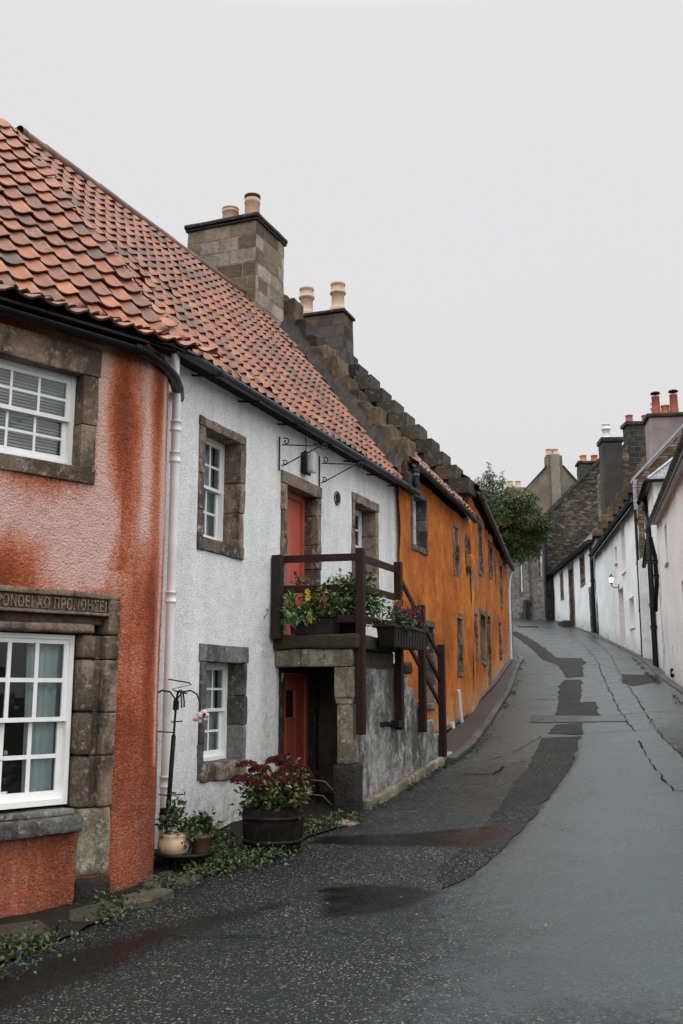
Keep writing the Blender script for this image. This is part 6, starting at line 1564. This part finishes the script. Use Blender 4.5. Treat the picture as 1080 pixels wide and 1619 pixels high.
F10 = Frame((14.05, 82.0), -20, -1)
gj = thing('house', 'brown sandstone house end seen past the white rain pipe of the orange house', 'house', (11.5, 95, 6.5))
m = MB(F10); m.quad(F10.p(0, 0, 5), F10.p(5, 0, 5), F10.p(5, 0, 10.5), F10.p(0, 0, 10.5)); m.build('front_wall', M['gable_rubble'], gj)
back_shell(gj, F10, 0, 5, 6, 5, 10.5, 11.3, 'gable_rubble', 'slate_roof', .25, 0)
# gabled house with the central chimney breast
F11 = WORLD
gk = thing('house', 'brown rendered gable house with central chimney breast and two pale pots', 'house', (20.8, 97, 6.5))
GY = 95.
def gq(x, z): return Vector((x, GY, z))
fk = Frame((20.85, GY), 90, -1); fk.n = Vector((0, -1, 0))
prm = MB(fk)
apx = 21.55
prism(prm, Frame((0, GY), 0), 0, .5, [(0, 0)] * 3) if False else None
vs = [(-3.9, 5), (-3.9, 17.9), (-.85, 21.25), (.85, 21.25), (3.6, 18.0), (3.6, 5)]
n = len(vs); A = [fk.p(s, 0, z) for s, z in vs] + [fk.p(s, -.5, z) for s, z in vs]
prm.add(A, [tuple(range(n)), tuple(range(n, 2 * n))[::-1]] + [(i, (i + 1) % n, n + (i + 1) % n, n + i) for i in range(n)])
fix_normals(prm.build('gable_wall', M['brown_render'], gk))
m = MB(fk); m.rbox(fk, -.85, .75, -.9, -.02, 20.2, 22.55, 0, None, .02, .04, .5); ch = fix_normals(m.build('chimney', M['brown_render'], gk))
m = MB(fk); m.rbox(fk, -.45, .45, -.4, .28, 5, 22.65, 0, None, .02, .04, .8, 20); fix_normals(m.build('chimney_breast', M['pale_render'], ch))
m = MB(fk)
for sg in (-1, 1):
    for k in range(8):
        t0, t1 = k / 8, (k + 1) / 8; ex = 3.95 if sg < 0 else 3.7
        q = [fk.p(sg * (.8 + (ex - .8) * t), o, 21.3 - 3.4 * t + h) for (t, o, h) in ((t0, .08, 0), (t1, .08, 0), (t1, .08, .28), (t0, .08, .28), (t0, -.6, 0), (t1, -.6, 0), (t1, -.6, .28), (t0, -.6, .28))]
        m.add(q, [(0, 1, 2, 3), (4, 5, 6, 7), (3, 2, 6, 7), (0, 1, 5, 4)])
fix_normals(m.build('skew_coping', M['black_stone'], gk))
for s, mt in ((-.48, 'terracotta_buff'), (.12, 'terracotta_pale')): chimney_pot(ch, fk.p(s, -.3, 22.6), POT_PLAIN(.30, .62), mt)
m = MB(fk)
for sg in (-1, 1): m.quad(fk.p(0, 0, 22), fk.p(0, -10, 22), fk.p(sg * 4, -10, 17.7), fk.p(sg * 4, -.02, 17.7))
fix_normals(m.build('roof', M['slate_roof'], gk))
m = MB(fk); m.quad(fk.p(-3.9, -.4, 5), fk.p(-3.9, -10, 5), fk.p(-3.9, -10, 17.9), fk.p(-3.9, -.4, 17.9)); m.quad(fk.p(3.6, -.4, 5), fk.p(3.6, -10, 5), fk.p(3.6, -10, 17.9), fk.p(3.6, -.4, 17.9)); m.build('side_wall', M['brown_render'], gk)
# a far house whose chimney shows over the tree
fl = Frame((18.4, 104), 90, -1); fl.n = Vector((0, -1, 0))
gl = thing('house', 'distant house whose pale chimney pots just clear the tree', 'house', (18.6, 106, 7))
m = MB(fl); vs = [(-4, 5), (-4, 16.5), (0, 20.4), (4, 16.5), (4, 5)]; n = 5
A = [fl.p(s, 0, z) for s, z in vs] + [fl.p(s, -6, z) for s, z in vs]; m.add(A, [tuple(range(n)), tuple(range(n, 2 * n))[::-1]] + [(i, (i + 1) % n, n + (i + 1) % n, n + i) for i in range(n)]); fix_normals(m.build('wall', M['brown_render'], gl))
m = MB(fl); m.rbox(fl, -.9, 1.2, -.9, .05, 19, 21.2, 0, None, .02, .04, .5); ch = fix_normals(m.build('chimney', M['pale_render'], gl))
for s in (-.35, .5): chimney_pot(ch, fl.p(s, -.4, 21.2), POT_PLAIN(.3, .75), 'terracotta_pale')
# garden wall past the orange house, and the tree that hangs over it
gw = MB(); F12 = Frame((7.05, 41.2), 9.0)
gwl = wall_mesh(None, F12, 0, 36, lambda s: gz(*F12.p(s, 0, 0).to_2d()) - .6, lambda s: gz(*F12.p(s, 0, 0).to_2d()) + 2.4, [], 'rubble', .8, None, name='garden_wall', wob=.05)
tag(gwl, 'rubble garden wall running uphill beyond the orange house', 'wall')
gb = MB(F12); 
tr_ = thing('tree', 'bushy tree with yellowing leaves overhanging the street past the orange house', 'tree', (7.6, 50, gz(7.6, 50)))
tb = gz(7.4, 50) - .3; TC = Vector((8.55, 50, 8.45))
m = MB(); tk = [Vector((7.3, 50, tb)), Vector((7.35, 50, tb + 1.8)), Vector((7.6, 50, tb + 3.4)), Vector((8.0, 50, 7.0)), Vector((8.5, 50.1, 9.6))]
m.tube(tk, [.20, .17, .14, .10, .03], 10)
random.seed(5)
clumps = []
for i in range(60):
    v = rdir(.1); v = v * (R() ** .35); c = TC + Vector((v.x * 1.72, v.y * 1.7, v.z * 1.75)); 
    if v.z < -.2: c.x += .35 * (-v.z); 
    clumps.append((c, U(.28, .62), random.gauss(.42, .16)))
for x, z, r_ in ((7.9, 9.3, .6), (7.2, 9.0, .6), (6.95, 9.0, .4), (8.6, 9.9, .45), (9.3, 9.3, .5), (7.0, 8.2, .5), (7.3, 9.9, .5), (7.9, 10.0, .45), (9.7, 8.9, .35), (8.9, 7.2, .6), (9.6, 7.4, .5), (7.2, 10.4, .35), (7.0, 9.6, .5), (7.5, 10.75, .25), (8.0, 10.45, .4), (9.9, 8.3, .4), (10.05, 7.6, .45), (9.7, 6.8, .4), (9.2, 6.6, .4), (8.7, 6.4, .4), (8.2, 6.5, .4), (9.95, 7.1, .3), (7.6, 8.2, .6), (7.4, 7.2, .6)): clumps.append((Vector((x, 50 + U(-.6, .6), z)), r_, U(.35, .6)))
for c, r_, tn in clumps[:26]:
    a = random.choice(tk[2:]); mid = a.lerp(c, .5) + rdir() * .15; m.tube([a, mid, c], [.045, .03, .01], 5)
for (x, z) in ((7.55, 11.5), (7.62, 11.3), (8.25, 11.0), (10.3, 7.9)): m.tube([Vector((x - .05, 50, z - 1.1)), Vector((x + .03, 50, z - .5)), Vector((x, 50, z))], [.02, .012, .004], 5)
m.build('trunk', M['bark'], tr_)
m = MB()
for c, r_, tn in clumps:
    k = int(430 * (r_ / .45) ** 2)
    for i in range(k):
        v = rdir(0) * (R() ** .45); q = c + Vector((v.x, v.y, v.z * .8)) * r_ * 1.15
        m.leaf(q, (v + rdir(-.1) * .9), rdir(1), U(.09, .17), U(.04, .075), (min(1, max(0, random.gauss(tn, .14) + .04)), 0, 0), .2, .3)
for (x, z) in ((7.55, 11.5), (7.62, 11.3), (8.25, 11.0), (10.3, 7.9)):
    for i in range(40): q = Vector((x + random.gauss(0, .06), 50 + random.gauss(0, .06), z - abs(random.gauss(0, .4)))); m.leaf(q, rdir(.5), rdir(1), U(.07, .13), U(.03, .05), (U(.3, .6), 0, 0))
m.build('crown', M['leaf_tree'], tr_)
# drain grate across the road at the crest
m = MB(); 
for i in range(12):
    a = Vector((11.45, 64.6)).lerp(Vector((12.7, 65.0)), i / 12); m.box(WORLD, a.x, a.x + .06, a.y - .22, a.y + .22, gz(a.x, a.y), gz(a.x, a.y) + .03)
m.box(WORLD, 11.4, 12.75, 64.55, 64.62, gz(12, 64.6) - .05, gz(12, 64.6) + .035); m.box(WORLD, 11.4, 12.75, 65.05, 65.12, gz(12, 65) - .05, gz(12, 65) + .035)
dg_ = m.build('drain_grate', M['iron']); recenter(dg_); tag(dg_, 'dark iron drain grate across the road at the crest', 'drain')
m = MB(); c = Vector((1.0, 16.9))
